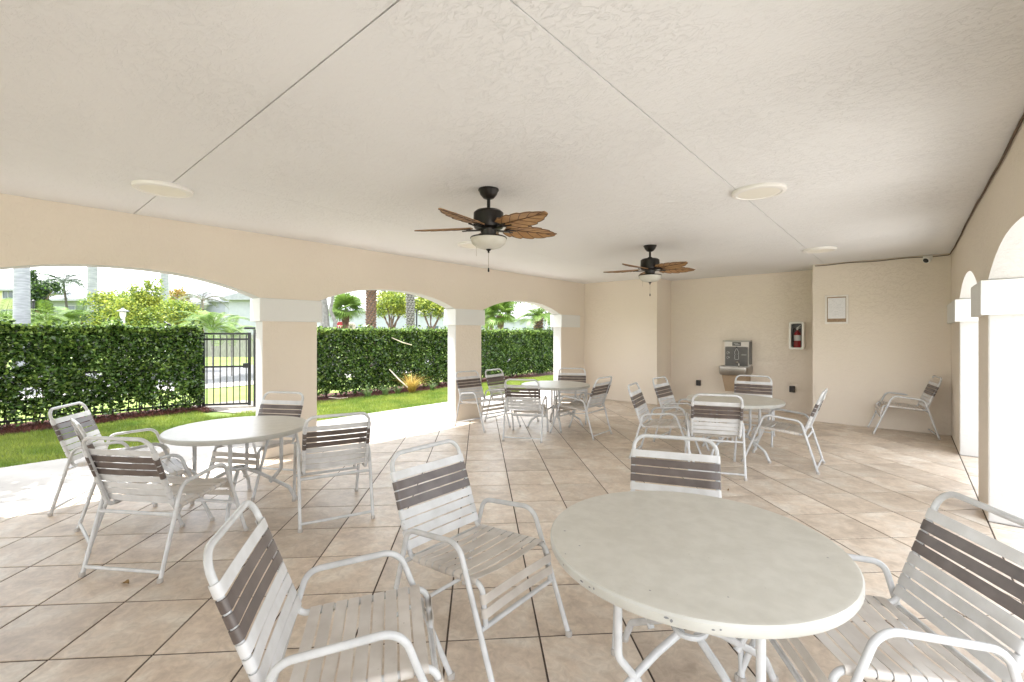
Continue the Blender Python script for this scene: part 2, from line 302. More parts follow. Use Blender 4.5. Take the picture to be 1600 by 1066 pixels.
def hz(py, Z): return CAMH + (HY - py) * Z / FPX

# ================================================================ SETTING
XL, XR, YB, YR, H = -5.9, 0.49, 9.48, 10.25, 2.73
YN = -6.0                      # unseen near end behind the camera; roof drawn out to dim the front
XLo, XRo = XL - 0.22, XR + 0.22
# ground sheets
def sheet(name, poly, z, m, kind='structure', thick=None):
    b = MB()
    if thick: b.prism(poly, z - thick, z)
    else: b.add([(x, y, z) for x, y in poly], [tuple(range(len(poly)))])
    o = b.build(name, m); tag(o, kind=kind); return o
sheet('ground', [(-900, -900), (900, -900), (900, 900), (-900, 900)], -0.05, M['turf_far'])
sheet('lawn', [(-10.45, -4), (-7.85, -4), (-7.85, 22), (-10.45, 22)], -0.022, M['soil'])
sheet('bounce_deck', [(XR + 0.30, -14), (26, -14), (26, 24), (XR + 0.30, 24)], -0.03, M['deck'])
sheet('bounce_deck', [(-7.85, -18), (XR + 0.30, -18), (XR + 0.30, YN - 0.01), (-7.85, YN - 0.01)], -0.03, M['deck'])
# concrete apron cast in bays with joints
ap = tag(MB().add([(-7.85, YN, -0.03), (XL, YN, -0.03), (XL, 22, -0.03), (-7.85, 22, -0.03)], [(0, 1, 2, 3)]).build('path', M['grout']), kind='structure')
y = YN
while y < 19:
    MB().box((-7.84, y + 0.004, -0.05), (XL - 0.004, y + 2.4, -0.006 - rnd.random() * 0.003), bev=0.006).build('concrete_slab', M['concrete'], ap); y += 2.408
sheet('mulch_bed', [(-11.6, -4), (-10.4, -4), (-10.35, 0.2), (-10.45, 1.2), (-10.9, 2.3), (-11.0, 2.95), (-11.6, 2.95)], -0.012, M['mulch_bed'])
sheet('mulch_bed', [(-11.3, 3.95), (-10.0, 3.95), (-9.75, 5.2), (-10.0, 6.6), (-9.9, 8.8), (-9.9, 22), (-11.3, 22)], -0.012, M['mulch_bed'])
sheet('dirt_path', [(-11.6, 2.9), (-10.7, 2.85), (-9.75, 3.2), (-9.5, 3.75), (-9.85, 4.15), (-10.6, 4.1), (-11.6, 3.95)], -0.008, M['dirt'])
sheet('road', [(-25, -60), (-16.6, -60), (-16.6, 90), (-25, 90)], -0.035, M['road'])
sheet('sidewalk', [(-16.5, -60), (-15.1, -60), (-15.1, 90), (-16.5, 90)], -0.03, M['concrete'])

# ---- tiled floor: slab of grout with single tiles on the diagonal
S = 0.4616; g = 0.0051; tz = 0.0
floor = tag(MB().box((XL, YN, -0.06), (XRo + 0.09, YR, -0.0035)).build('floor', M['grout']), kind='structure')
def clip(poly, x0, x1, y0, y1):
    def cut(P, ax, v, keep_less):
        res = []
        for i in range(len(P)):
            a, b = P[i - 1], P[i]; ia = (a[ax] <= v) == keep_less or a[ax] == v; ib = (b[ax] <= v) == keep_less or b[ax] == v
            if ia != ib:
                t = (v - a[ax]) / (b[ax] - a[ax]); res.append((a[0] + t * (b[0] - a[0]), a[1] + t * (b[1] - a[1])))
            if ib: res.append(b)
        return res
    for ax, v, k in ((0, x1, True), (0, x0, False), (1, y1, True), (1, y0, False)):
        if len(poly) < 3: return []
        poly = cut(poly, ax, v, k)
    return poly if len(poly) >= 3 else []
t0 = R(4.09)
def tile_world(u, v):
    X = math.cos(t0) * u - math.sin(t0) * v; Z = math.sin(t0) * u + math.cos(t0) * v; X *= S; Z *= S
    return (X * math.cos(YAW) - Z * math.sin(YAW), X * math.sin(YAW) + Z * math.cos(YAW))
ox, oz = 0.6535, 4.9428
def area(P): return 0.5 * abs(sum(P[i - 1][0] * P[i][1] - P[i][0] * P[i - 1][1] for i in range(len(P))))
def tile_mesh(poly):
    b = MB(); n = len(poly); cx = sum(p[0] for p in poly) / n; cy = sum(p[1] for p in poly) / n
    bv = 0.002; dz = 0
    inner = []
    for i in range(n):
        p = Vector(poly[i]); a = Vector(poly[i - 1]); c = Vector(poly[(i + 1) % n])
        e1 = (p - a); e2 = (c - p)
        if e1.length < 1e-6 or e2.length < 1e-6: inner.append(p[:]); continue
        e1.normalize(); e2.normalize(); n1 = Vector((-e1.y, e1.x)); n2 = Vector((-e2.y, e2.x)); k = (n1 + n2)
        d = 1 + n1.dot(n2); inner.append(tuple(p + k * (bv / max(d, 0.3))))
    vs = [(x, y, -0.004) for x, y in poly] + [(x, y, tz - 0.001) for x, y in poly] + [(x, y, tz) for x, y in inner]
    fs = [(i, (i + 1) % n, n + (i + 1) % n, n + i) for i in range(n)] + [(n + i, n + (i + 1) % n, 2 * n + (i + 1) % n, 2 * n + i) for i in range(n)] + [tuple(range(2 * n, 3 * n))]
    return vs, fs
zones = [(XL + g, XR - g, YN + g, YB - g), (-4.083 + g, -1.258 - g, YB - g, YR)]
cand = []
for i in range(-40, 40):
    for j in range(-30, 50):
        q = [tile_world(ox + i + a * (1 - 2 * g / S) + g / S, oz + j + b * (1 - 2 * g / S) + g / S) for a, b in ((0, 0), (1, 0), (1, 1), (0, 1))]
        for zn, (x0, x1, y0, y1) in enumerate(zones):
            p = clip(q, x0, x1, y0, y1 if zn else y1)
            if zn == 0 and False: pass
            if len(p) >= 3 and area(p) > 0.0012:
                c = (sum(a[0] for a in p) / len(p), sum(a[1] for a in p) / len(p))
                Z = -c[0] * math.sin(YAW) + c[1] * math.cos(YAW); Xc = c[0] * math.cos(YAW) + c[1] * math.sin(YAW)
                vis = Z > 1.2 and abs(Xc / Z) < 1.25
                cand.append((not vis, -area(p) / max(Z, 0.5) ** 3, p, zn))
# straight-laid threshold tiles in the right-hand openings
OPEN_R = [(-0.33, 2.20), (2.88, 5.33), (6.00, 8.02)]
OPEN_L = [(-0.33, 2.20), (2.88, 5.33), (5.96, 8.50)]
for (a, b) in OPEN_R:
    yy = a + 0.004
    while yy < b - 0.05:
        y2 = min(yy + S, b - 0.004); p = [(XR + g, yy), (XRo + 0.085, yy), (XRo + 0.085, y2 - 0.009), (XR + g, y2 - 0.009)]
        Z = -XR * math.sin(YAW) + yy * math.cos(YAW); cand.append((False if yy > 3 else True, -area(p) / max(Z, .5) ** 3, p, 0)); yy = y2
cand.sort(key=lambda c: (c[0], c[1]))
rest = MB(); full_mesh = None
for k, (nv, _, p, zn) in enumerate(cand):
    vs, fs = tile_mesh(p)
    if k < 298:
        cx, cy = sum(a[0] for a in p) / len(p), sum(a[1] for a in p) / len(p); dz = rnd.uniform(0, 0.0006)
        if area(p) > (S - 2 * g) ** 2 * 0.9999:
            if full_mesh is None: full_mesh = MB().add([(x - cx, y - cy, z) for x, y, z in vs], fs).mesh('tile', M['tile'])
            link('tile', full_mesh, floor, (cx, cy, dz))
        else: MB().add([(x - cx, y - cy, z) for x, y, z in vs], fs).build('tile', M['tile'], floor, (cx, cy, dz))
    else: rest.add(vs, fs)
o = rest.build('floor_tiling', M['tile'], floor); tag(o, kind='stuff')

# ---- ceiling panels with open joints
ceil = tag(MB().box((XLo - 0.05, YN, H + 0.012), (XRo + 0.05, YR + 0.4, H + 0.3)).build('ceiling', M['ceiling_joint']), kind='structure')
cx_ = [XL - 0.2, -4.22, -1.09, XR + 0.2]; cy_ = [YN, 0.985, 4.12, 7.45, YR + 0.35]
gx = [0, 0.0012, 0.0028, 0]; gy = [0, 0.0035, 0.0010, 0.0010, 0]
for i in range(3):
    for j in range(4):
        MB().box((cx_[i] + gx[i], cy_[j] + gy[j], H), (cx_[i + 1] - gx[i + 1], cy_[j + 1] - gy[j + 1], H + 0.012), bev=0.0012).build('ceiling_panel', M['ceiling'], ceil)
tag(MB().box((XLo - 0.05, YN, H + 0.302), (XRo + 0.05, YR + 0.4, H + 0.55)).build('roof', M['roof_grey']), kind='structure')

# ---- arcade walls
def arcade(name, xi, xo, openings, y0, y1, label):
    """wall with segmental arches; xi = room face, xo = outer face"""
    SP, CR = 1.945, 2.19
    b = MB(); ys = []; prev = y0
    def arch(yy, a, c):
        m = (a + c) / 2; hw = (c - a) / 2; u = (yy - m) / hw; return SP + (CR - SP) * (1 - abs(u) ** 2.25)
    prof = [(y0, SP)]
    for a, c in openings:
        prof.append((a, SP)); N = 40
        for k in range(N + 1):
            u = -math.cos(math.pi * k / N); yy = (a + c) / 2 + u * (c - a) / 2; prof.append((yy, arch(yy, a, c)))
        prof.append((c, SP))
    prof.append((y1, SP))
    cl = [prof[0]]
    for p in prof[1:]:
        if abs(p[0] - cl[-1][0]) > 1e-6 or abs(p[1] - cl[-1][1]) > 1e-6: cl.append(p)
    n = len(cl); vs = []
    for yy, zz in cl: vs += [(xi, yy, zz), (xi, yy, H), (xo, yy, zz), (xo, yy, H)]
    sgn = 1 if xi > xo else -1; fs = []; soff = []
    for i in range(n - 1):
        a, c = 4 * i, 4 * i + 4
        fs.append((a, a + 1, c + 1, c)[::-sgn]); fs.append((a + 2, c + 2, c + 3, a + 3)[::-sgn]); soff.append((a, c, c + 2, a + 2)[::-sgn])
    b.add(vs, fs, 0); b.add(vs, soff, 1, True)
    b.add(vs, [(0, 2, 3, 1)], 0); e = 4 * (n - 1); b.add(vs, [(e, e + 1, e + 3, e + 2)], 0)
    root = b.build(name, [M['wall'], M['wall_skylit']]); tag(root, label, 'arcade wall')
    edges = [y0] + [v for o_ in openings for v in o_] + [y1]
    xa, xb = min(xi, xo), max(xi, xo)
    for k in range(0, len(edges), 2):
        a, c = edges[k], edges[k + 1]
        pb = MB().box((xa + 0.001, a, -0.004), (xb - 0.001, c, SP - 0.002), bev=0.012)
        # jamb faces (the thickness of the wall) take a greyer stucco, skylight put into its colour
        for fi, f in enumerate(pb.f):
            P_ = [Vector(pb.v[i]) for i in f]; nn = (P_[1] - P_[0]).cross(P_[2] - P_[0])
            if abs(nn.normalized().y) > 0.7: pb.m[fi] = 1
        pb.build('pillar', [M['wall'], M['wall_skylit']], root)
        e0 = a - 0.045 if k else a; last = k + 1 == len(edges) - 1
        if last: c1 = a + (0.72 if xi < 0 else 10); c1 = min(c1, c - 0.002)
        else: c1 = c + 0.045
        MB().box((xa - 0.045, e0, 1.675), (xb + 0.045, c1, 1.955), bev=0.006).build('capital', M['white_trim'], root)
    return root
arcade('arcade_wall', XL, XLo, OPEN_L, YN, YB, 'beige stucco wall with three low arches opening on the lawn and hedge')
arcade('arcade_wall', XR, XRo, OPEN_R, YN, YB, 'beige stucco wall with arched openings along the right side of the patio')
# ---- back wall with its recess
bw = MB(); T = 0.35
plan = [(XLo, YB), (-4.083, YB), (-4.083, YR), (-1.258, YR), (-1.258, YB), (XRo, YB), (XRo, YR + T), (XLo, YR + T)]
bw.prism(plan, -0.004, H)
bwo = bw.build('back_wall', M['wall']); tag(bwo, 'beige stucco back wall with a shallow recess holding the drinking fountain', 'wall')

# ================================================================ CEILING THINGS
def ceiling_light(x, y, label):
    r = empty('ceiling_light', (x, y, H)); tag(r, label, 'ceiling light', 'flat round ceiling lights')
    MB().lathe([(0.205, 0.0), (0.207, -0.012), (0.203, -0.024), (0.190, -0.030), (0.172, -0.031), (0.168, -0.026)], 48).build('trim_ring', M['white_plastic'], r)
    MB().lathe([(0.001, -0.0285), (0.10, -0.0280), (0.169, -0.0255)], 48).build('diffuser', M['lamp_lens'], r)
ceiling_light(-4.66, 0.97, 'flat round ceiling light nearest the left arches, above the far left table')
ceiling_light(-0.95, 4.27, 'flat round ceiling light on the joint nearest the camera at right')
ceiling_light(-0.95, 7.80, 'flat round ceiling light closest to the framed notice on the back wall')
ceiling_light(-4.42, 4.30, 'flat round ceiling light half hidden behind the nearer fan')

def fan(x, y, phase, label):
    r = empty('ceiling_fan', (x, y, H)); tag(r, label, 'ceiling fan', 'palm leaf ceiling fans')
    MB().lathe([(0.085, 0), (0.088, -0.010), (0.078, -0.022), (0.070, -0.045), (0.045, -0.075), (0.022, -0.085), (0.0, -0.086)], 28).build('canopy', M['fan_black'], r)
    MB().lathe([(0.014, -0.08), (0.014, -0.155), (0.030, -0.16), (0.038, -0.185), (0.0, -0.187)], 16).build('downrod', M['fan_black'], r)
    MB().lathe([(0.001, -0.17), (0.05, -0.172), (0.105, -0.182), (0.125, -0.20), (0.128, -0.30), (0.118, -0.325), (0.07, -0.335), (0.062, -0.385), (0.075, -0.40), (0.0, -0.402)], 36).build('motor_housing', M['fan_black'], r)
    for k in range(5):
        a = phase + k * 2 * math.pi / 5
        arm = MB().box((0.06, -0.018, -0.345), (0.19, 0.018, -0.336), bev=0.003).tube([(0.17, -0.03, -0.334), (0.24, -0.035, -0.334)], 0.006, 6).tube([(0.17, 0.03, -0.334), (0.24, 0.035, -0.334)], 0.006, 6)
        arm.box((0.155, -0.042, -0.338), (0.185, 0.042, -0.328), bev=0.002).build('blade_arm', M['fan_black'], r, rot=(0, 0, a))
        # palm-leaf blade with notched edge, pitched about its own axis
        up, lo = [], []
        def half(u):
            base = 0.115 * math.sin(math.pi * min(1, (u * 0.92 + 0.06)) ** 0.75) ** 0.6
            lobe = (u * 4.6) % 1.0; return max(0.008, base * (0.86 + 0.22 * lobe ** 0.5 - 0.16 * (lobe > 0.93)))
        Nn = 44
        for i in range(Nn + 1):
            u = i / Nn; xx = 0.155 + 0.495 * u; up.append((xx, half(u))); lo.append((xx, -half(min(1, u * 1.02 + 0.02))))
        tilt = R(-13); b = MB(); vs = []
        for zz in (0.003, -0.003):
            for (px, py), (qx, qy) in zip(up, lo):
                vs.append((px, py, zz + 0.012 * (1 - abs(py) / 0.12))); vs.append((px, 0, zz + 0.012)); vs.append((qx, qy, zz + 0.012 * (1 - abs(qy) / 0.12)))
        m_ = Nn + 1; fs = []
        for i in range(Nn):
            for h0, flip in ((0, 1), (3 * m_, -1)):
                for c_ in (0, 1):
                    fs.append((h0 + 3 * i + c_, h0 + 3 * i + 1 + c_, h0 + 3 * i + 4 + c_, h0 + 3 * i + 3 + c_)[::flip])
            for c_ in (0, 2): fs.append((3 * i + c_, 3 * i + 3 + c_, 3 * m_ + 3 * i + 3 + c_, 3 * m_ + 3 * i + c_))
        b.add(vs, fs); fs2 = [(0, 1, 3 * m_ + 1, 3 * m_), (1, 2, 3 * m_ + 2, 3 * m_ + 1)]; e = 3 * Nn; fs2 += [(e, 3 * m_ + e, 3 * m_ + e + 1, e + 1), (e + 1, 3 * m_ + e + 1, 3 * m_ + e + 2, e + 2)]
        b.add(vs, fs2)
        bl = b.build('blade', M['fan_blade'], r, (0, 0, -0.328), (0, 0, 0)); bl.rotation_euler = (Matrix.Rotation(a, 3, 'Z') @ Matrix.Rotation(tilt, 3, 'X')).to_euler()
        vb = MB()
        for off in (-0.0045,):
            vb.tube([(0.16, 0, off + 0.012), (0.40, 0.004, off + 0.012), (0.645, 0, off + 0.012)], [0.0045, 0.004, 0.002], 5)
            for q in range(5):
                u0 = 0.02 + q * 0.19
                for sg in (1, -1):
                    u1 = min(0.98, u0 + 0.24); x0 = 0.155 + 0.495 * u0; x1 = 0.155 + 0.495 * u1; w1 = half(u1) * 0.95
                    if w1 < 0.02: continue
                    zz = off + 0.012 * (1 - w1 / 0.12)
                    vb.tube([(x0, 0, off + 0.012), ((x0 * .45 + x1 * .55), sg * w1 * 0.62, (zz + off + 0.012) / 2 + 0.001), (x1, sg * w1, zz)], [0.0034, 0.003, 0.0018], 5)
            for side in (up, lo):
                pts = [(px, py, -0.003 + 0.012 * (1 - abs(py) / 0.12)) for px, py in side]; vb.tube(pts, 0.0032, 5)
        vb.build('vein', M['fan_vein'], bl)
    MB().lathe([(0.001, -0.398), (0.10, -0.400), (0.152, -0.404), (0.155, -0.412), (0.148, -0.414)], 36).build('light_collar', M['fan_black'], r)
    MB().lathe([(0.148, -0.412), (0.150, -0.425), (0.138, -0.455), (0.105, -0.482), (0.055, -0.498), (0.001, -0.502)], 40).build('glass_bowl', M['glass_bowl'], r)
    MB().lathe([(0.001, -0.500), (0.022, -0.502), (0.016, -0.512), (0.007, -0.518), (0.008, -0.530), (0.001, -0.534)], 14).build('finial', M['fan_black'], r)
    pc = MB().tube([(0, 0, -0.53), (0, 0, -0.66)], 0.0016, 5).build('pull_chain', M['brass'], r)
    MB().lathe([(0.001, -0.655), (0.006, -0.66), (0.0085, -0.685), (0.004, -0.692), (0.001, -0.693)], 10).build('chain_knob', M['fan_black'], pc)
    ca = YAW + math.pi; dx, dy = 0.085 * math.cos(ca), 0.085 * math.sin(ca)
    MB().tube([(dx, dy, -0.41), (dx * 1.2, dy * 1.2, -0.425), (dx * 1.2, dy * 1.2, -0.56)], 0.0012, 5).build('pull_chain', M['brass'], r)
fan(-2.65, 2.76, R(25) + YAW, 'nearer ceiling fan with five carved palm leaf blades and a glass bowl light')
fan(-2.67, 5.97, R(7) + YAW, 'farther ceiling fan with five carved palm leaf blades close to the back wall')

# security camera, cable in the corner of ceiling and wall
r = empty('security_camera', (0.225, YB, H - 0.055)); tag(r, 'small white turret security camera high on the back wall in the right corner', 'security camera')
MB().box((-0.05, -0.05, -0.02), (0.06, -0.002, 0.045), bev=0.008).build('mount', M['white_plastic'], r)
hd = MB().lathe([(0.001, 0.05), (0.03, 0.045), (0.048, 0.02), (0.05, 0), (0.047, -0.02), (0.040, -0.026)], 24).build('housing', M['white_plastic'], r, (-0.005, -0.07, -0.025), (R(-62), 0, R(-35)))
MB().lathe([(0.001, -0.036), (0.020, -0.034), (0.036, -0.027), (0.041, -0.022)], 24).build('lens', M['black_plastic'], hd)
pts = [(XR - 0.012, y_, H - 0.022 - 0.010 * math.sin(y_ * 1.7) - 0.004 * math.sin(y_ * 6)) for y_ in [YN + 0.05 + i * (YB - YN - 0.1) / 130 for i in range(131)]]
pts += [(XR - 0.012 - t_, YB - 0.012, H - 0.024 - 0.006 * math.sin(t_ * 9)) for t_ in [0.02 + 0.08 * i for i in range(22)]]
tag(MB().tube(pts, 0.0075, 6).build('ceiling_cable', M['cable']), 'thin brown cable run along the corner of ceiling and right wall', 'cable')

# ================================================================ WALL THINGS
# drinking fountain with bottle filler
r = empty('drinking_fountain', (-2.66, YR, 0)); tag(r, 'grey and tan drinking fountain with bottle filler hung in the wall recess', 'drinking fountain')
MB().box((-0.24, -0.115, 0.81), (0.235, -0.003, 1.36), bev=0.008).build('filler_housing', M['frame_silver'], r)
MB().box((-0.265, -0.15, 1.362), (0.265, -0.003, 1.385), bev=0.004).build('top_cap', M['steel'], r)
MB().box((0.236, -0.14, 0.90), (0.262, -0.003, 1.360), bev=0.004).build('side_panel', M['fountain_grey'], r)
fp = MB().box((-0.225, -0.124, 0.86), (0.215, -0.116, 1.255), bev=0.003).build('filler_panel', M['fountain_grey'], r)
MB().tube(fillet([(-0.222, -0.126, 0.865), (-0.222, -0.126, 1.255), (0.212, -0.126, 1.255), (0.212, -0.126, 0.865)], 0.03, 5), 0.006, 6).build('panel_rim', M['steel'], fp)
bt = MB()
for sg in (1, -1):
    bt.tube(fillet([(0.0, -0.127, 1.215), (sg * 0.017, -0.127, 1.21), (sg * 0.017, -0.127, 1.19), (sg * 0.038, -0.127, 1.155), (sg * 0.038, -0.127, 1.12), (sg * 0.028, -0.127, 1.10), (sg * 0.038, -0.127, 1.08), (sg * 0.038, -0.127, 1.0), (0, -0.127, 0.995)], 0.01, 3), 0.003, 5)
bt.build('bottle_emblem', M['paper'], fp)
ic = MB()
for zz in (1.13, 1.03): ic.tube([(-0.165 + 0.026 * math.cos(a), -0.127, zz + 0.026 * math.sin(a)) for a in [R(q) for q in range(20, 300, 20)]], 0.003, 5); ic.box((-0.16, -0.129, zz - 0.008), (-0.135, -0.125, zz + 0.006))
for zz in (1.10, 1.085): ic.box((0.09, -0.129, zz), (0.185, -0.125, zz + 0.005))
ic.build('print', M['print_grey'], fp)
dp = MB().box((-0.085, -0.124, 1.275), (0.080, -0.116, 1.35), bev=0.002).build('display', M['fountain_grey'], r)
MB().box((-0.055, -0.127, 1.318), (0.03, -0.1245, 1.328)).box((-0.03, -0.127, 1.295), (0.055, -0.1245, 1.306)).build('print', M['print_grey'], dp)
MB().lathe([(0.001, 0), (0.016, 0), (0.014, -0.03), (0.001, -0.032)], 12).build('nozzle', M['black_plastic'], r, (0, -0.13, 1.262))
bas = MB(); bw_, bd = 0.275, 0.44
out_ = fillet([(-bw_, -0.002, 0), (bw_, -0.002, 0), (bw_, -bd, 0), (-bw_, -bd, 0)], [0, 0, 0.07, 0.07], 6, True)
n = len(out_); lv = []
for k_, (zz, sc_) in enumerate(((0.69, 0.90), (0.72, 0.97), (0.84, 1.0), (0.86, 0.985), (0.86, 0.93), (0.83, 0.86), (0.815, 0.3))):
    for p in out_: lv.append((p.x * sc_, -0.2 + (p.y + 0.2) * sc_ if p.y < -0.01 else p.y - (0.0 if k_ < 4 else 0.03 + 0.1 * (k_ == 6)), zz))
fs = [(k_ * n + i, k_ * n + (i + 1) % n, (k_ + 1) * n + (i + 1) % n, (k_ + 1) * n + i) for k_ in range(6) for i in range(n)] + [tuple(range(6 * n, 7 * n))]
bas.add(lv, fs, 0, True); bas.build('basin', M['steel'], r)
MB().tube(fillet([(0.06, -0.20, 0.83), (0.06, -0.20, 0.93), (0.045, -0.24, 0.955), (0.03, -0.275, 0.935)], 0.02, 4), 0.014, 10).build('bubbler', M['steel_bright'], r)
cb = MB(); f0 = [(-0.235, -0.003), (0.235, -0.003), (0.225, -0.36), (-0.225, -0.36)]; f1 = [(-0.195, -0.003), (0.225, -0.003), (0.205, -0.30), (-0.175, -0.30)]
cb.add([(x, y_, 0.695) for x, y_ in f0] + [(x, y_, 0.35) for x, y_ in f1], [(0, 1, 5, 4), (1, 2, 6, 5), (2, 3, 7, 6), (3, 0, 4, 7), (7, 6, 5, 4)]); cb.build('cabinet', M['fountain_tan'], r)
# extinguisher cabinet
r = empty('extinguisher_cabinet', (-1.60, YR, 1.49)); tag(r, 'white fire extinguisher box with a clear window beside the drinking fountain', 'extinguisher cabinet')
fr = MB(); A = fillet([(-0.125, 0, -0.265), (0.125, 0, -0.265), (0.125, 0, 0.265), (-0.125, 0, 0.265)], 0.04, 5, True); B = [Vector((p.x * 0.72, 0, p.z * 0.865)) for p in A]; n = len(A)
vs = [(p.x, -0.003, p.z) for p in A] + [(p.x, -0.16, p.z) for p in A] + [(p.x * .97, -0.168, p.z * .985) for p in A] + [(p.x, -0.168, p.z) for p in B] + [(p.x, -0.02, p.z) for p in B]
fr.add(vs, [(k_ * n + i, (k_ + 1) * n + i, (k_ + 1) * n + (i + 1) % n, k_ * n + (i + 1) % n) for k_ in range(4) for i in range(n)], 0, True); fr.add([(p.x, -0.02, p.z) for p in B], [tuple(range(n))], 1)
fr.build('housing', [M['white_plastic'], M['print_dark']], r)
MB().add([(p.x * .99, -0.160, p.z * .995) for p in B], [tuple(range(n))]).build('window_pane', M['glass'], r)
MB().box((-0.02, -0.176, -0.252), (0.02, -0.166, -0.228), bev=0.004).build('latch', M['white_plastic'], r)
e = empty('fire_extinguisher', (-1.595, YR - 0.085, 1.262)); tag(e, 'red fire extinguisher with a pale label inside the white wall box', 'fire extinguisher')
MB().lathe([(0.001, 0), (0.055, 0.002), (0.058, 0.015), (0.058, 0.24), (0.045, 0.285), (0.022, 0.31), (0.018, 0.33), (0.001, 0.332)], 24).build('cylinder', M['red_paint'], e)
MB().lathe([(0.0590, 0.13), (0.0592, 0.235)], 24).build('label_band', M['paper'], e)
MB().box((-0.015, -0.02, 0.33), (0.015, 0.02, 0.365), bev=0.003).build('valve', M['steel'], e)
MB().tube(fillet([(-0.02, 0, 0.355), (0.03, -0.01, 0.40), (0.055, -0.02, 0.42)], 0.01, 3), 0.009, 6).tube([(-0.01, 0, 0.36), (0.055, -0.01, 0.375)], 0.007, 6).build('handle', M['white_plastic'], e)
MB().tube(fillet([(-0.01, -0.01, 0.35), (-0.06, -0.03, 0.36), (-0.066, -0.045, 0.25), (-0.062, -0.04, 0.10)], 0.03, 5), 0.008, 8).build('hose', M['black_plastic'], e)
MB().lathe([(0.001, -0.002), (0.012, -0.001), (0.013, 0)], 12).build('gauge', M['paper'], e, (0, -0.0235, 0.347), (R(90), 0, 0))
# framed notice
r = empty('framed_notice', (-0.915, YB, 1.937)); tag(r, 'pale framed notice sheet mounted on the right block of the back wall', 'framed notice')
fr = MB(); W2, H2, F_ = 0.163, 0.243, 0.030
fr.box((-W2, -0.028, H2 - F_), (W2, -0.003, H2), bev=0.003).box((-W2, -0.028, -H2), (W2, -0.003, -H2 + F_), bev=0.003).box((-W2, -0.027, -H2 + F_), (-W2 + F_, -0.003, H2 - F_), bev=0.003).box((W2 - F_, -0.027, -H2 + F_), (W2, -0.003, H2 - F_), bev=0.003)
fr.build('frame', M['frame_silver'], r)
MB().box((-W2 + F_, -0.010, -H2 + F_), (W2 - F_, -0.003, H2 - F_)).build('backing', M['cork'], r)
sh = MB().box((-W2 + F_ + 0.012, -0.0125, -H2 + 0.088), (W2 - F_ - 0.008, -0.011, H2 - F_ - 0.018)).build('sheet', M['paper'], r)
pr = MB(); rr_ = random.Random(3)
for k_ in range(13):
    zz = 0.175 - k_ * 0.024; x_ = -0.10
    while x_ < 0.09:
        wdt = rr_.uniform(0.008, 0.03)
        if rr_.random() < 0.75: pr.box((x_, -0.0135, zz), (min(0.10, x_ + wdt), -0.0126, zz + rr_.choice((0.003, 0.005))))
        x_ += wdt + 0.006
pr.build('print', M['print_grey'], sh)
# outlets
def outlet(x, z, label):
    r = empty('outlet_cover', (x, YR, z)); tag(r, label, 'outlet cover', 'black outlet covers on the recess wall')
    MB().box((-0.045, -0.055, -0.06), (0.045, -0.003, 0.06), bev=0.008).build('cover', M['black_plastic'], r)
    MB().box((-0.038, -0.062, -0.05), (0.038, -0.0555, 0.052), bev=0.004).build('lid', M['black_plastic'], r)
outlet(-3.46, 0.450, 'black outlet cover low on the wall left of the drinking fountain')
outlet(-1.69, 0.455, 'black outlet cover low on the wall right of the drinking fountain with a conduit')
tag(MB().tube([(-1.640, YR - 0.012, 0.43), (-1.262, YR - 0.012, 0.432)], 0.008, 8).build('conduit', M['wall']), 'thin beige conduit running from the right outlet to the recess corner', 'conduit')

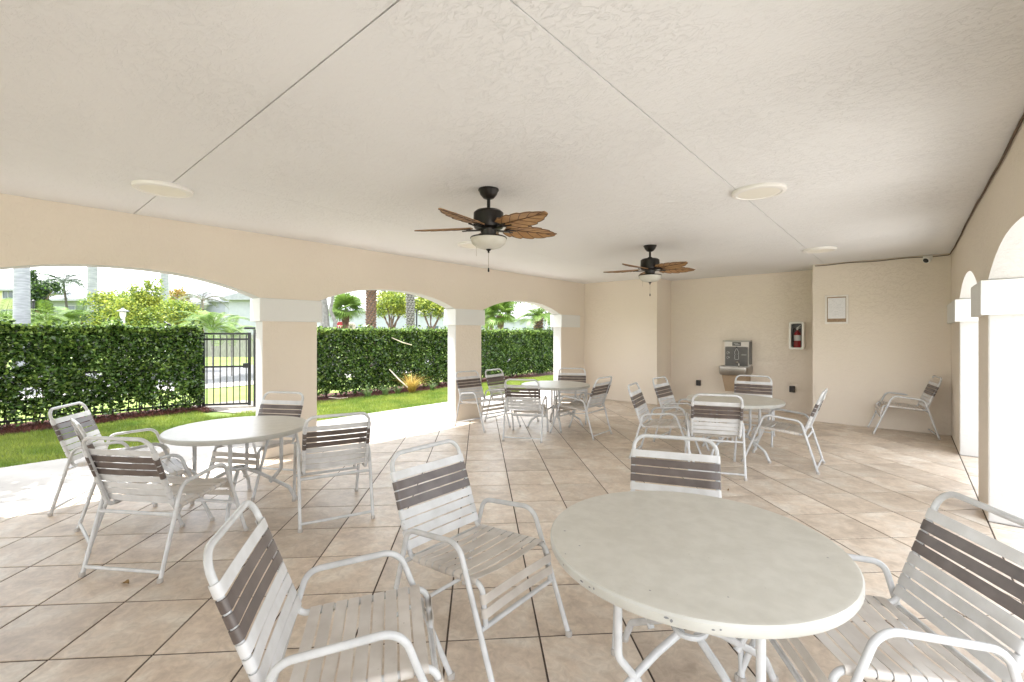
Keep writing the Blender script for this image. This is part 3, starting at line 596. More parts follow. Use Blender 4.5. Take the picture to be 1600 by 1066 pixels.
# ================================================================ CHAIR
WF, WB, TR = 0.273, 0.239, 0.0127
def build_chair():
    r = empty('patio_chair')
    for s in (-1, 1):
        pts = fillet([(s * WF, 0, 0.010), (s * WF, 0.159, 0.552), (s * WF, 0.520, 0.592), (s * WF, 0.744, 0.010)], [0, 0.075, 0.085, 0], 8)
        sf = MB().tube(pts, TR, 12).build('side_frame', M['white_paint'], r)
        for (yy, dy) in ((0, -0.003), (0.744, 0.004)):
            MB().lathe([(0.0165, 0.0), (0.0172, 0.008), (0.0172, 0.020), (0.0140, 0.026)], 12).build('foot_cap', M['foot_cap'], sf, (s * WF, yy + dy * 0.3, 0))
    back = [(-WB, 0.655, 0.262), (-WB, 0.632, 0.437), (-WB, 0.140, 0.400), (-WB, -0.040, 0.880), (WB, -0.040, 0.880), (WB, 0.140, 0.400), (WB, 0.632, 0.437), (WB, 0.655, 0.262)]
    P = fillet(back, [0, 0.05, 0.035, 0.075, 0.075, 0.035, 0.05, 0], 7)
    MB().tube(P, TR * 0.95, 12).build('sling_frame', M['white_paint'], r)
    def bar(y_, z_, rr=TR * 0.9, w_=WF - 0.008): return MB().tube([(-w_, y_, z_), (w_, y_, z_)], rr, 10).build('crossbar', M['white_paint'], r)
    bar(0.105, 0.372); bar(0.650, 0.255); bar(0.012, 0.055, TR * 0.85)
    # straps: loops round the two rails
    def strap_mesh(width, sag, mt):
        rr = TR + 0.0022; th = 0.0020
        # cross-section path in (x, n): wraps outer side of each rail, flat across the front
        path = []
        for k in range(9): a = R(-40) - R(230) * k / 8; path.append((-WB + rr * math.cos(a), rr * math.sin(a)))
        for k in range(1, 8): t = k / 8; path.append((-WB + 2 * WB * t, rr - sag * 4 * t * (1 - t)))
        for k in range(9): a = R(90) - R(230) * k / 8; path.append((WB + rr * math.cos(a), rr * math.sin(a)))
        n = len(path); vs = []; fs = []
        def nrm(i):
            a = path[max(0, i - 1)]; b = path[min(n - 1, i + 1)]; d = Vector((b[0] - a[0], b[1] - a[1])).normalized(); return (-d.y, d.x)
        for i, (x_, q) in enumerate(path):
            nx, nq = nrm(i); wd = width / 2 * (1 - 0.10 * math.cos(math.pi * min(1, abs(i - n / 2) / (n / 2))) * 0)
            for (o_, hh) in ((0, -wd), (0, wd), (th, wd * 0.96), (th, -wd * 0.96)): vs.append((x_ + nx * o_, hh, q + nq * o_))
        for i in range(n - 1):
            for k in range(4): fs.append((4 * i + k, 4 * i + (k + 1) % 4, 4 * i + 4 + (k + 1) % 4, 4 * i + 4 + k))
        fs += [(3, 2, 1, 0), (4 * n - 4, 4 * n - 3, 4 * n - 2, 4 * n - 1)]
        return MB().add(vs, fs, 0, True).mesh('strap', mt)
    ms = {('w', i): strap_mesh(0.0430, 0.003 + 0.005 * i, M['strap_white']) for i in range(2)}
    mb_ = strap_mesh(0.0425, 0.005, M['strap_brown']); mse = [strap_mesh(0.0420, 0.006 + 0.005 * i, M['strap_seat']) for i in range(3)]
    # back rail line from (0.128,0.432) up to (-0.008,0.795)
    a, b = Vector((0, 0.140, 0.400)), Vector((0, -0.040, 0.880)); d = (b - a).normalized(); nb = Vector((0, d.z, -d.y))
    L = (b - a).length
    def place(me, p, along, normal, name='strap'):
        X = Vector((1, 0, 0)); m = Matrix((X, along, normal)).transposed().to_4x4(); m.translation = p
        if m.to_3x3().determinant() < 0: X = -X; m = Matrix((X, along, normal)).transposed().to_4x4(); m.translation = p
        o = link(name, me, r); o.matrix_local = m; return o
    for k in range(8):
        s = L - 0.112 - k * 0.0492
        me = ms[('w', 0)] if k == 0 else (mb_ if k < 4 else ms[('w', k % 2)])
        jit = Matrix.Rotation(R(rnd.uniform(-0.4, 0.4)), 3, nb)
        place(me, a + d * s, jit @ d, nb)
    a, b = Vector((0, 0.140, 0.400)), Vector((0, 0.632, 0.437)); d = (b - a).normalized(); nb = Vector((0, -d.z, d.y))
    for k in range(9):
        place(mse[k % 3], a + d * (0.058 + k * 0.0487), Matrix.Rotation(R(rnd.uniform(-0.7, 0.7)), 3, nb) @ d, nb)
    a, b = Vector((0, 0.632, 0.437)), Vector((0, 0.655, 0.262)); d = (b - a).normalized(); nb = Vector((0, -d.z, d.y))
    for k in range(2): place(mse[k], a + d * (0.062 + k * 0.058), d, nb)
    return r
chair0 = build_chair()
CHAIRS = [  # x, y, heading, label, group
 (0.294, 9.266, 189.9, 'strap chair standing alone against the back wall in the right corner', None),
 (-0.743, 6.183, 181.4, 'strap chair at right of the far right table, seen side on facing left', 'r'),
 (-1.520, 5.053, 113.0, 'strap chair on the near side of the far right table, its back to the camera', 'r'),
 (-1.771, 7.623, 279.2, 'strap chair behind the far right table, in front of the drinking fountain', 'r'),
 (-2.614, 5.416, 12.0, 'leftmost strap chair of the far right table, its arms nearest the camera', 'r'),
 (-2.707, 6.449, 0.0, 'strap chair at the back left of the far right table by the wall corner', 'r'),
 (-5.644, 5.375, 355.1, 'strap chair right in front of the second pillar, leftmost at the far middle table', 'm'),
 (-5.570, 5.964, 4.6, 'strap chair in front of the farthest left arch, just right of the pillar', 'm'),
 (-4.098, 4.947, 119.4, 'strap chair with its back to the camera at the far middle table', 'm'),
 (-3.404, 5.970, 181.6, 'strap chair at right of the far middle table, facing left', 'm'),
 (-4.685, 7.101, 300.0, 'strap chair behind the far middle table near the end of the arched wall', 'm'),
 (-3.684, 0.552, 123.6, 'strap chair at the left table closest to the camera, seen from behind', 'l'),
 (-4.560, 0.470, 90.0, 'middle strap chair of the three crowded at the left end of the left table', 'l'),
 (-5.641, 0.510, 56.8, 'strap chair at the far left with its back in the sun beside the lawn', 'l'),
 (-3.424, 1.839, 159.7, 'strap chair at the right end of the left table, its back to the camera', 'l'),
 (-5.128, 2.113, 300.0, 'strap chair in front of the first white capped pillar behind the left table', 'l'),
 (-1.716, 0.578, 55.8, 'strap chair in the bottom left foreground, cut off by the picture edge', 'n'),
 (-2.031, 1.639, 1.1, 'strap chair standing just left of the big near table, fully in view', 'n'),
 (-1.074, 2.750, 291.7, 'strap chair on the far side of the near table, only its back showing', 'n'),
 (0.208, 2.359, 214.2, 'strap chair at the right picture edge beside the near table', 'n')]
GR = {'r': 'strap chairs round the far right table', 'm': 'strap chairs round the far middle table', 'l': 'strap chairs round the left table', 'n': 'strap chairs round the near table', None: None}
for k, (x, y, hd_, lab, g_) in enumerate(CHAIRS):
    c = chair0 if k == 0 else copy_tree(chair0)
    c.location = (x, y, 0.001); c.rotation_euler = (0, 0, R(hd_ - 90)); tag(c, lab, 'chair', GR[g_] or 'strap patio chairs')
# ================================================================ TABLES
def build_table():
    r = empty('patio_table'); RT = 0.557; z1 = 0.700
    top = MB().lathe([(0.001, z1 - 0.030), (RT - 0.03, z1 - 0.030), (RT - 0.022, z1 - 0.040), (RT - 0.004, z1 - 0.040), (RT + 0.002, z1 - 0.030), (RT + 0.002, z1 - 0.008), (RT - 0.004, z1 - 0.001)], 72, 1)
    top.lathe([(RT - 0.004, z1 - 0.001), (RT - 0.012, z1 + 0.0005), (RT - 0.022, z1 - 0.0005), (0.4, z1 - 0.001), (0.022, z1), (0.001, z1)], 72, 0)
    top.build('tabletop', [M['tabletop'], M['table_edge']], r)
    for k in range(4):
        a = math.pi / 2 * k
        p = fillet([(0.335, 0, z1 - 0.032), (0.335, 0, 0.30), (0.245, 0, 0.185)], 0.07, 6); q = fillet([(0.035, 0, 0.335), (0.16, 0, 0.275), (0.40, 0, 0.120), (0.455, 0, 0.008)], [0, 0.1, 0.06, 0], 6)
        b = MB().tube(p, 0.0155, 10).tube(q, 0.0155, 10); b.box((0.29, -0.03, z1 - 0.034), (0.38, 0.03, z1 - 0.030))
        lg = b.build('leg', M['white_paint'], r, rot=(0, 0, a))
        MB().lathe([(0.018, 0), (0.0185, 0.02), (0.016, 0.028)], 12).build('foot_cap', M['foot_cap'], lg, (0.455, 0, 0))
    MB().tube([(0.06 * math.cos(t), 0.06 * math.sin(t), 0.335) for t in [2 * math.pi * i / 20 for i in range(20)]], 0.012, 8, closed=True).build('centre_ring', M['white_paint'], r)
    MB().tube([(0.335 * math.cos(t), 0.335 * math.sin(t), z1 - 0.052) for t in [2 * math.pi * i / 40 for i in range(40)]], 0.009, 8, closed=True).build('top_ring', M['white_paint'], r)
    return r
tab0 = build_table()
for k, (x, y, ph, lab) in enumerate([(-0.663, 1.858, R(200) + YAW, 'large round table filling the right foreground, its chipped cream top seen from above'),
        (-4.47, 1.475, R(20) + YAW, 'round table with a sunlit top by the first arch at left'),
        (-4.36, 6.12, R(5) + YAW, 'round table by the second pillar, ringed by five chairs'),
        (-1.66, 6.20, R(30) + YAW, 'round table in front of the wall recess and drinking fountain')]):
    t = tab0 if k == 0 else copy_tree(tab0); t.location = (x, y, 0.001); t.rotation_euler = (0, 0, ph); tag(t, lab, 'table', 'round patio tables')
# chips in the near table's paint: small dark dents in the rim and top
ch = MB(); tx, ty = -0.663, 1.858
for a_, r_, w_ in ((214, 0.50, .006), (230, 0.46, .005), (236, 0.535, .004), (20, 0.47, .005), (275, 0.47, .0035), (305, 0.42, .004)):
    a = R(a_) + 0; cx, cy = tx + r_ * math.cos(a), ty + r_ * math.sin(a)
    ch.add([(cx + w_ * rnd.uniform(.6, 1.4) * math.cos(t), cy + w_ * rnd.uniform(.3, .9) * math.sin(t), 0.7022) for t in [2 * math.pi * i / 7 for i in range(7)]], [tuple(range(7))])
for a_, z_, w_, h_ in ((252, .682, .010, .004), (256, .680, .006, .003), (258, .684, .004, .005), (283, .686, .009, .004), (284.5, .681, .005, .006), (296, .680, .006, .003), (298, .683, .004, .003), (240, .684, .005, .003), (206, .685, .006, .004)):
    ch.add([(tx + .5602 * math.cos(R(a_) + w_ * q * 1.5), ty + .5602 * math.sin(R(a_) + w_ * q * 1.5), z_ + v_ * h_) for q, v_ in ((-1, -.4), (-.2, -1), (.9, -.5), (1, .3), (.1, .9), (-.7, .5))], [tuple(range(6))])
o = ch.build('paint_chip', M['print_dark'], None); o.parent = tab0; o.matrix_parent_inverse = (Matrix.Translation((-0.663, 1.858, 0.001)) @ Matrix.Rotation(R(200) + YAW, 4, 'Z')).inverted()

# fallen leaves on the floor
def dry_leaf(x, y, a, s, label):
    b = MB(); P = []
    for k in range(9):
        u = k / 8; P.append((u * s, 0.35 * s * math.sin(math.pi * u), 0.004 + 0.016 * math.sin(math.pi * u))); 
    Q = [(p[0], -p[1], p[2] + 0.004 * math.sin(p[0] * 300)) for p in P]; C = [(p[0], 0, 0.003) for p in P]
    vs = P + C + Q; fs = [(i, i + 1, 9 + i + 1, 9 + i) for i in range(8)] + [(9 + i, 10 + i, 19 + i, 18 + i) for i in range(8)]
    b.add(vs, fs, 0, True).tube([(-0.3 * s, 0, 0.004), (0, 0, 0.004), (s * .9, 0, 0.005)], 0.0012, 5)
    tag(b.build('fallen_leaf', M['dry_leaf'], None, (x, y, 0.001), (0, 0, a)), label, 'leaf')
dry_leaf(-3.61, 0.55, 0.6, 0.045, 'small dry brown leaf on the tiles below the left chairs')
dry_leaf(-1.31, 4.70, 2.1, 0.035, 'tiny curled brown leaf on the tiles beyond the near table')

# ================================================================ GARDEN
def leaf_object(name, C, size, mats, parent=None, mi=None, droop=0.0, aspect=0.5, up=0.3):
    V, F = leaf_quads(C, size, droop, aspect, up)
    if mi is None: mi = np.zeros(len(C))
    return link(name, np_mesh(name, V, F, mats, mi), parent)
def hedge(y0, y1, xf, n, label, top=1.66, thin=0.0, depth=0.62):
    r = empty('hedge', (0, 0, 0)); tag(r, label, 'hedge')
    Ly = y1 - y0; area_ = (top * 2 + depth)
    u = rng.uniform(0, 1, n); y = rng.uniform(y0, y1, n); z = rng.uniform(0.06, top, n); x = np.zeros(n)
    sh = rng.uniform(0, 1, n); bumpf = 0.05 * np.sin(y * 2.3 + 1.3 * np.sin(z * 4)) + 0.035 * np.sin(y * 7.1 + z * 5) + 0.02 * np.sin(y * 17 + z * 11)
    front = sh < 0.62; dpt = np.abs(rng.normal(0, 0.055, n))
    x[front] = xf - dpt[front] + bumpf[front]
    tp = (sh >= 0.62) & (sh < 0.80); x[tp] = xf - rng.uniform(0, depth, tp.sum()) + 0.02; z[tp] = top - np.abs(rng.normal(0, 0.045, tp.sum())) + 0.025 * np.sin(y[tp] * 5) + 0.02 * np.sin(y[tp] * 13)
    spr = tp & (rng.uniform(0, 1, n) < 0.10); z[spr] += rng.uniform(0.02, 0.12, spr.sum()) * (np.sin(y[spr] * 9.0) > 0.2)
    bk = sh >= 0.80; x[bk] = xf - rng.uniform(0.12, depth, bk.sum())
    # fewer leaves towards the foot, ragged lower skirt, gaps
    hole = np.sin(y * 5.3 + 2 * np.sin(z * 3.1)) * np.sin(z * 6.7 + y * 1.9)
    keep = (rng.uniform(0, 1, n) < np.clip((z - 0.03 * np.sin(y * 6) - 0.05) / (0.20 + thin * .7), 0.25, 1.0)) & ~((hole > 0.80 - thin * 0.30) & (z < 1.0 + thin * 0.3) & (rng.uniform(0, 1, n) < 0.75))
    C = np.stack([x, y, z], 1)[keep]
    mi = ((rng.uniform(0, 1, len(C)) < np.where(C[:, 2] > top - 0.12, 0.5, 0.17))).astype(int)
    leaf_object('foliage', C, 0.074, [M['hedge'], M['hedge_new_glint']], r, mi, aspect=0.62)
    st = MB(); yy = y0 + 0.1
    while yy < y1 - 0.05:
        for q in range(2):
            xx = xf - 0.3 + rnd.uniform(-.1, .1); p = [(xx, yy, -0.02)]
            for s_ in range(4): xx += rnd.uniform(-.07, .07); p.append((xx, yy + rnd.uniform(-.09, .09) + q * 0.08 * s_, 0.35 * (s_ + 1)))
            st.tube(p, [0.016, 0.012, 0.009, 0.007, 0.004], 5)
        yy += rnd.uniform(0.26, 0.40)
    st.build('stem', M['bark_brown'], r)
    return r
hedge(-1.6, 2.90, -10.78, 52000, 'dark green clipped hedge left of the iron gate, thin and see-through near its foot', 1.66, 0.28)
hedge(3.98, 14.5, -10.32, 105000, 'long dense clipped hedge right of the iron gate seen through two arches', 1.63, 0.0)

# iron gate and fence
def picket_run(root, p0, p1, z0, z1, n, name='picket', rad=0.0085):
    me = MB().box((-rad, -rad, 0), (rad, rad, z1 - z0)).mesh(name, M['iron'])
    for k in range(n):
        t = (k + 0.5) / n; link(name, me, root, (p0[0] + (p1[0] - p0[0]) * t, p0[1] + (p1[1] - p0[1]) * t, z0))
def rail(root, p0, p1, z, hh=0.019, wd=0.016, name='rail'):
    d = Vector((p1[0] - p0[0], p1[1] - p0[1], 0)); L = d.length
    o = MB().box((0, -wd, -hh), (L, wd, hh)).build(name, M['iron'], root, (p0[0], p0[1], z), (0, 0, math.atan2(d.y, d.x)))
g0, g1 = (-10.98, 2.96), (-10.50, 3.66)
r = empty('iron_gate'); tag(r, 'black iron picket gate standing between the two hedges', 'gate')
picket_run(r, g0, g1, 0.06, 1.50, 7); 
for z_ in (1.525, 1.41, 0.84, 0.055): rail(r, g0, g1, z_)
for p in (g0, g1): MB().box((-0.025, -0.025, 0.02), (0.025, 0.025, 1.55)).build('stile', M['iron'], r, (p[0], p[1], 0), (0, 0, R(55)))
MB().box((-0.03, -0.09, -0.05), (0.03, 0.03, 0.05), bev=0.005).build('lock_box', M['iron'], r, (g1[0] + 0.01, g1[1] - 0.03, 0.86), (0, 0, R(-35)))
MB().tube([(0, 0, 0), (0.05, -0.03, 0), (0.05, -0.10, 0)], 0.009, 6).build('handle', M['iron'], r, (g1[0] + 0.03, g1[1] - 0.05, 0.90))
pc = MB().box((-0.045, -0.045, -0.03), (0.045, 0.045, 1.60), bev=0.004).box((-0.05, -0.05, 1.60), (0.05, 0.05, 1.615))
tag(pc.build('gate_post', M['iron'], None, (-10.43, 3.77, 0)), 'square black iron post carrying the gate on its right', 'gate post')
r = empty('closer_arm'); 
tag(r, 'black gate closer arm fixed on top of the gate post', 'gate closer'); MB().box((-0.03, -0.16, 1.62), (0.03, 0.05, 1.665), bev=0.01).build('closer_body', M['iron'], r, (-10.45, 3.70, 0)); r.name = 'gate_closer'
r = empty('iron_fence'); tag(r, 'black iron picket fence running through the hedge left of the gate', 'fence')
picket_run(r, (-11.1, -2.6), (-11.0, 2.9), 0.05, 1.52, 46)
for z_ in (1.45, 0.84, 0.10): rail(r, (-11.1, -2.6), (-11.0, 2.9), z_)
for yy in (-2.6, -0.75, 1.08, 2.9): MB().box((-0.03, -0.03, -0.03), (0.03, 0.03, 1.58)).build('post', M['iron'], r, (-11.05, yy, 0))
r = empty('iron_fence'); tag(r, 'short black iron fence section between the gate post and long hedge', 'fence')
picket_run(r, (-10.42, 3.84), (-10.36, 4.7), 0.05, 1.50, 7)
for z_ in (1.45, 0.40, 0.10): rail(r, (-10.42, 3.82), (-10.36, 4.7), z_)

# grass blades and mulch chips
def blades(name, x0, x1, y0, y1, n, hgt, mt, z=-0.024, dens=None):
    P = np.stack([rng.uniform(x0, x1, n), rng.uniform(y0, y1, n)], 1)
    if dens is not None: P = P[dens(P)]
    n = len(P); a = rng.uniform(0, 2 * np.pi, n); wd = rng.uniform(0.003, 0.006, n); h = hgt * rng.uniform(0.5, 1.25, n); ln = rng.normal(0, 0.45, (n, 2)) * h[:, None]
    b = np.zeros((n, 3)); b[:, :2] = P; b[:, 2] = z; sx = np.stack([np.cos(a) * wd, np.sin(a) * wd, np.zeros(n)], 1); t = b.copy(); t[:, :2] += ln; t[:, 2] += h
    V = np.stack([b - sx, b + sx, t], 1).reshape(-1, 3); return link(name, np_mesh(name, V, np.arange(3 * n).reshape(n, 3), [mt]))
def lawn_ok(P):
    e = -10.42 + 0.10 * np.sin(P[:, 1] * 2.1) + 0.05 * np.sin(P[:, 1] * 6.3)
    e = np.where(P[:, 1] > 3.95, -9.98 + 0.15 * np.sin(P[:, 1] * 0.9 + 1) + 0.06 * np.sin(P[:, 1] * 5), e)
    path = (P[:, 1] > 2.75) & (P[:, 1] < 4.1) & (P[:, 0] < -9.7 + 0.15 * np.sin(P[:, 1] * 7))
    return (P[:, 0] > e) & ~path
tag(blades('grass', -10.9, -7.82, -1.5, 15, 170000, 0.055, M['grass'], dens=lawn_ok), kind='stuff')
n = 9000; P = np.concatenate([np.stack([rng.uniform(-11.3, -10.3, n), rng.uniform(-1.5, 3.0, n), rng.uniform(-0.01, 0.035, n)], 1), np.stack([rng.uniform(-10.7, -9.75, n), rng.uniform(3.9, 13, n), rng.uniform(-0.01, 0.03, n)], 1)])
keep = ~lawn_ok(P[:, :2]) | (rng.uniform(0, 1, len(P)) < 0.04); P = P[keep]
d = rng.normal(size=P.shape); d[:, 2] *= 0.35; d /= np.linalg.norm(d, axis=1)[:, None]; q = np.cross(d, [0, 0, 1.0]); q /= np.linalg.norm(q, axis=1)[:, None]; up_ = np.cross(d, q)
L_ = rng.uniform(0.012, 0.035, len(P))[:, None]; W_ = rng.uniform(0.004, 0.009, len(P))[:, None]
V = np.stack([P - d * L_, P + q * W_, P + d * L_, P - q * W_, P + up_ * W_ * 0.8], 1).reshape(-1, 3); k_ = np.arange(len(P))[:, None] * 5
F = np.concatenate([k_ + [0, 1, 4], k_ + [1, 2, 4], k_ + [2, 3, 4], k_ + [3, 0, 4]]); tag(link('mulch', np_mesh('mulch', V, F, [M['mulch']])), kind='stuff')

def tuft(x, y, n, L, mt, label, spread=0.9, wd=0.008, name='ornamental_grass', cat='ornamental grass'):
    b = MB()
    for k in range(n):
        a = rnd.uniform(0, 2 * math.pi); l = L * rnd.uniform(.6, 1.15); s = spread * rnd.uniform(.3, 1); ca, sa = math.cos(a), math.sin(a); ox_, oy_ = rnd.uniform(-.05, .05), rnd.uniform(-.05, .05)
        pts = [(ox_ + ca * l * s * t * (0.4 + 0.6 * t), oy_ + sa * l * s * t * (0.4 + 0.6 * t), l * (t - 0.45 * s * t * t * 1.2)) for t in (0, .33, .66, 1)]
        w_ = [wd, wd * 0.9, wd * 0.6, wd * 0.1]; vs = []
        for p, ww in zip(pts, w_): vs += [(p[0] - sa * ww, p[1] + ca * ww, p[2]), (p[0] + sa * ww, p[1] - ca * ww, p[2])]
        b.add(vs, [(0, 1, 3, 2), (2, 3, 5, 4), (4, 5, 7, 6)], 0, True)
    tag(b.build(name, mt, None, (x, y, -0.02)), label, cat)
tuft(-9.72, 7.25, 240, 0.66, M['tuft_gold'], 'golden orange grassy tuft at the foot of the hedge seen through the middle arch', 1.0, 0.006)
for k, (x, y, s) in enumerate([(-9.92, 6.10, .34), (-9.86, 6.55, .38), (-9.82, 6.9, .30), (-9.75, 7.95, .3)]):
    tuft(x, y, 46, s, M['tuft_green'], ['low green strappy plant left of the golden tuft, nearest the mulch', 'middle green strappy plant between mulch and golden tuft', 'small green strappy plant touching the golden tuft', 'green strappy plant right of the golden tuft by the pillar'][k], 0.9, 0.008, 'strappy_plant', 'plant')
def stalk(a, b_, rad, label):
    a, b_ = Vector(a), Vector(b_); c = a.lerp(b_, .5) + Vector((0, 0, -0.02))
    tag(MB().tube([a, a.lerp(c, .6), c, b_], [rad * .6, rad, rad, rad * .8], 6).build('dry_stalk', M['twig']), label, 'stalk')
stalk((-9.98, 6.75, 0.62), (-9.62, 7.05, 0.16), 0.016, 'pale dry palm stalk leaning against the hedge above the golden tuft')
stalk((-10.16, 6.95, 1.42), (-10.12, 7.55, 1.22), 0.014, 'pale dry palm stalk lying on the hedge face high up near the second pillar')
stalk((-10.14, 5.22, 0.05), (-10.0, 5.62, 0.015), 0.010, 'short pale curved stalk lying on the red mulch')

# ---------------------------------------------------------------- trees
def blob_points(blobs, n):
    """points spread through ragged ellipsoid clumps: (x,y,z,rx,rz)"""
    tot = sum(b[3] ** 2 * b[4] for b in blobs); out_ = []
    for b in blobs:
        m = int(n * b[3] ** 2 * b[4] / tot); nc = max(6, int(m / 28)); d = rng.normal(size=(nc, 3)); d /= np.linalg.norm(d, axis=1)[:, None]
        rr = rng.uniform(0.35, 1.05, nc)[:, None] ** 0.6; cc = d * rr * [b[3], b[3], b[4]] + [b[0], b[1], b[2]]
        idx = rng.integers(0, nc, m); out_.append(cc[idx] + rng.normal(0, 0.13 * b[3] + 0.03, (m, 3)))
    return np.concatenate(out_)
def branches(b, base, tips, r0, mat_i=0, wob=0.06):
    base = Vector(base)
    for t in tips:
        t = Vector(t); P = []
        for k in range(6):
            u = k / 5; p = base.lerp(t, u); p.x += rnd.uniform(-wob, wob) * (0 < k < 5); p.y += rnd.uniform(-wob, wob) * (0 < k < 5); p.z += 0.12 * math.sin(math.pi * u) * (t - base).length * 0.3; P.append(p)
        b.tube(P, [r0 * (1 - 0.8 * k / 5) for k in range(6)], 7)
def leafy(name, px, Z, label, cat, blobs, n, size, m1, m2=None, trunk=None, bark='bark_brown', z0=-0.05, mixr=0.3, aspect=0.5):
    """blobs given as (dx, dy, z, r, rz) round the foot point; px, Z locate the foot"""
    p = ground_pt(px, Z); r = empty(name, (p.x, p.y, 0)); tag(r, label, cat)
    C = blob_points(blobs, n); mi = (rng.uniform(0, 1, len(C)) < mixr).astype(int) if m2 else None
    leaf_object('crown' if trunk else 'foliage', C, size, [M[m1]] + ([M[m2]] if m2 else []), r, mi, aspect=aspect)
    if trunk:
        b = MB(); zt, r0 = trunk; b.tube([(0, 0, z0), (rnd.uniform(-.05, .05), rnd.uniform(-.05, .05), zt * 0.5), (0, 0, zt)], [r0, r0 * .85, r0 * .7], 9)
        tips = [(bl[0] + rnd.uniform(-.3, .3) * bl[3], bl[1] + rnd.uniform(-.3, .3) * bl[3], bl[2] + rnd.uniform(-.2, .3) * bl[4]) for bl in blobs for _ in range(2)]
        branches(b, (0, 0, zt * 0.92), tips, r0 * 0.6); b.build('trunk', M[bark], r)
    return r
cr = Vector((math.cos(YAW), math.sin(YAW), 0))       # direction across the view, used to lay out neighbours side by side
def frond_mesh(L, droop, n=26, leafl=0.36, wd=0.022, mt='frond', vee=0.35, rach=0.016):
    b = MB(); P = []
    for k in range(11):
        u = k / 10; P.append(Vector((L * u * (1 - 0.12 * u * droop), 0, L * (0.42 * u - droop * 0.75 * u * u))))
    b.tube(P, [rach * (1 - 0.85 * k / 10) for k in range(11)], 5, 1)
    for k in range(n):
        u = 0.14 + 0.86 * k / (n - 1); i = min(9, int(u * 10)); f = u * 10 - i; p = P[i].lerp(P[i + 1], f); T = (P[i + 1] - P[i]).normalized()
        l = leafl * math.sin(math.pi * min(0.97, 0.12 + u * 0.86)) ** 0.5
        for s in (1, -1):
            side = Vector((T.x * 0.55, s * 1.0, T.z * 0.55 + vee)).normalized(); e = p + side * l + Vector((0, 0, -0.25 * l)); m_ = p + side * l * 0.5
            w_ = T * wd; b.add([p - w_ * .6, p + w_ * .6, m_ + w_, e, m_ - w_], [(0, 1, 2, 4), (4, 2, 3)], 0)
    return b.mesh('frond', [M[mt], M['bark_brown' if mt == 'frond_backlit' else mt]])
def palm_trunk(b, P, rad, n=14, ring=0.0, m=0):
    Q = []; rs = []
    for i in range(len(P) - 1):
        a, c = Vector(P[i]), Vector(P[i + 1]); st = max(2, int((c - a).length / 0.07))
        for k in range(st):
            t = k / st; Q.append(a.lerp(c, t)); rr = rad[i] + (rad[i + 1] - rad[i]) * t; rs.append(rr * (1 + (ring if (len(Q) % 3 == 0) else 0)))
    Q.append(Vector(P[-1])); rs.append(rad[-1]); b.tube(Q, rs, n, m)
def boots(b, P, rad, step=0.075, na=9, size=0.075, m=0):
    """spiralling diamond leaf-base scars on a date palm trunk"""
    a, c = Vector(P[0]), Vector(P[-1]); L = (c - a).length; T = (c - a).normalized(); u = T.orthogonal().normalized(); v = T.cross(u); k = 0; z = 0.05
    while z < L:
        rr = rad[0] + (rad[-1] - rad[0]) * z / L
        for j in range(na):
            th = 2 * math.pi * (j + 0.38 * k) / na; o_ = u * math.cos(th) + v * math.sin(th); t = T.cross(o_); p = a + T * z + o_ * rr * 0.96
            s = size * rr / 0.2
            b.add([p - t * s * .8, p - T * s * .7, p + t * s * .8, p + T * s * .7 + o_ * s * .15, p + o_ * s * 0.62 + T * s * 0.35], [(0, 1, 4), (1, 2, 4), (2, 3, 4), (3, 0, 4)], m)
        z += step; k += 1
def feather_palm(name, px, Z, label, top_px, ztop, r0, r1, bark, nf, L, mt, droop=0.9, ring=0.0, boot=False, leafl=0.4, elev=(15, 75), group=None, seed=1, nl=26):
    rn = random.Random(seed); p = ground_pt(px, Z); q = ground_pt(top_px, Z); r = empty(name, (p.x, p.y, 0)); tag(r, label, 'palm tree', group)
    top = Vector((q.x - p.x, q.y - p.y, ztop)); b = MB()
    if boot: b.tube([(0, 0, -0.1), top * 0.5, top], [r0, (r0 + r1) / 2, r1], 14, 1); boots(b, [(0, 0, 0), top], [r0, r1], 0.115, 7, 0.12)
    else: palm_trunk(b, [(0, 0, -0.1), (top.x * .35, top.y * .35, ztop * .45), top], [r0, (r0 + r1) / 2, r1], ring=ring)
    b.build('trunk', [M[bark], M['bark_dark']], r)
    if nf:
        me = [frond_mesh(L, droop * f, nl, leafl, 0.010 * L + 0.003, mt) for f in (0.8, 1.1)]
        for k in range(nf):
            a = 2 * math.pi * k * 0.381966 * 1.0 + rn.uniform(-.2, .2); e = R(rn.uniform(*elev)) * (1 - k / nf) + R(elev[0]) * 0.2
            o = link('frond', me[k % 2], r, tuple(top)); o.rotation_euler = (Matrix.Rotation(a, 3, 'Z') @ Matrix.Rotation(-e * 0.8 + R(10), 3, 'Y')).to_euler(); s = rn.uniform(.85, 1.1); o.scale = (s, s, s)
    return r
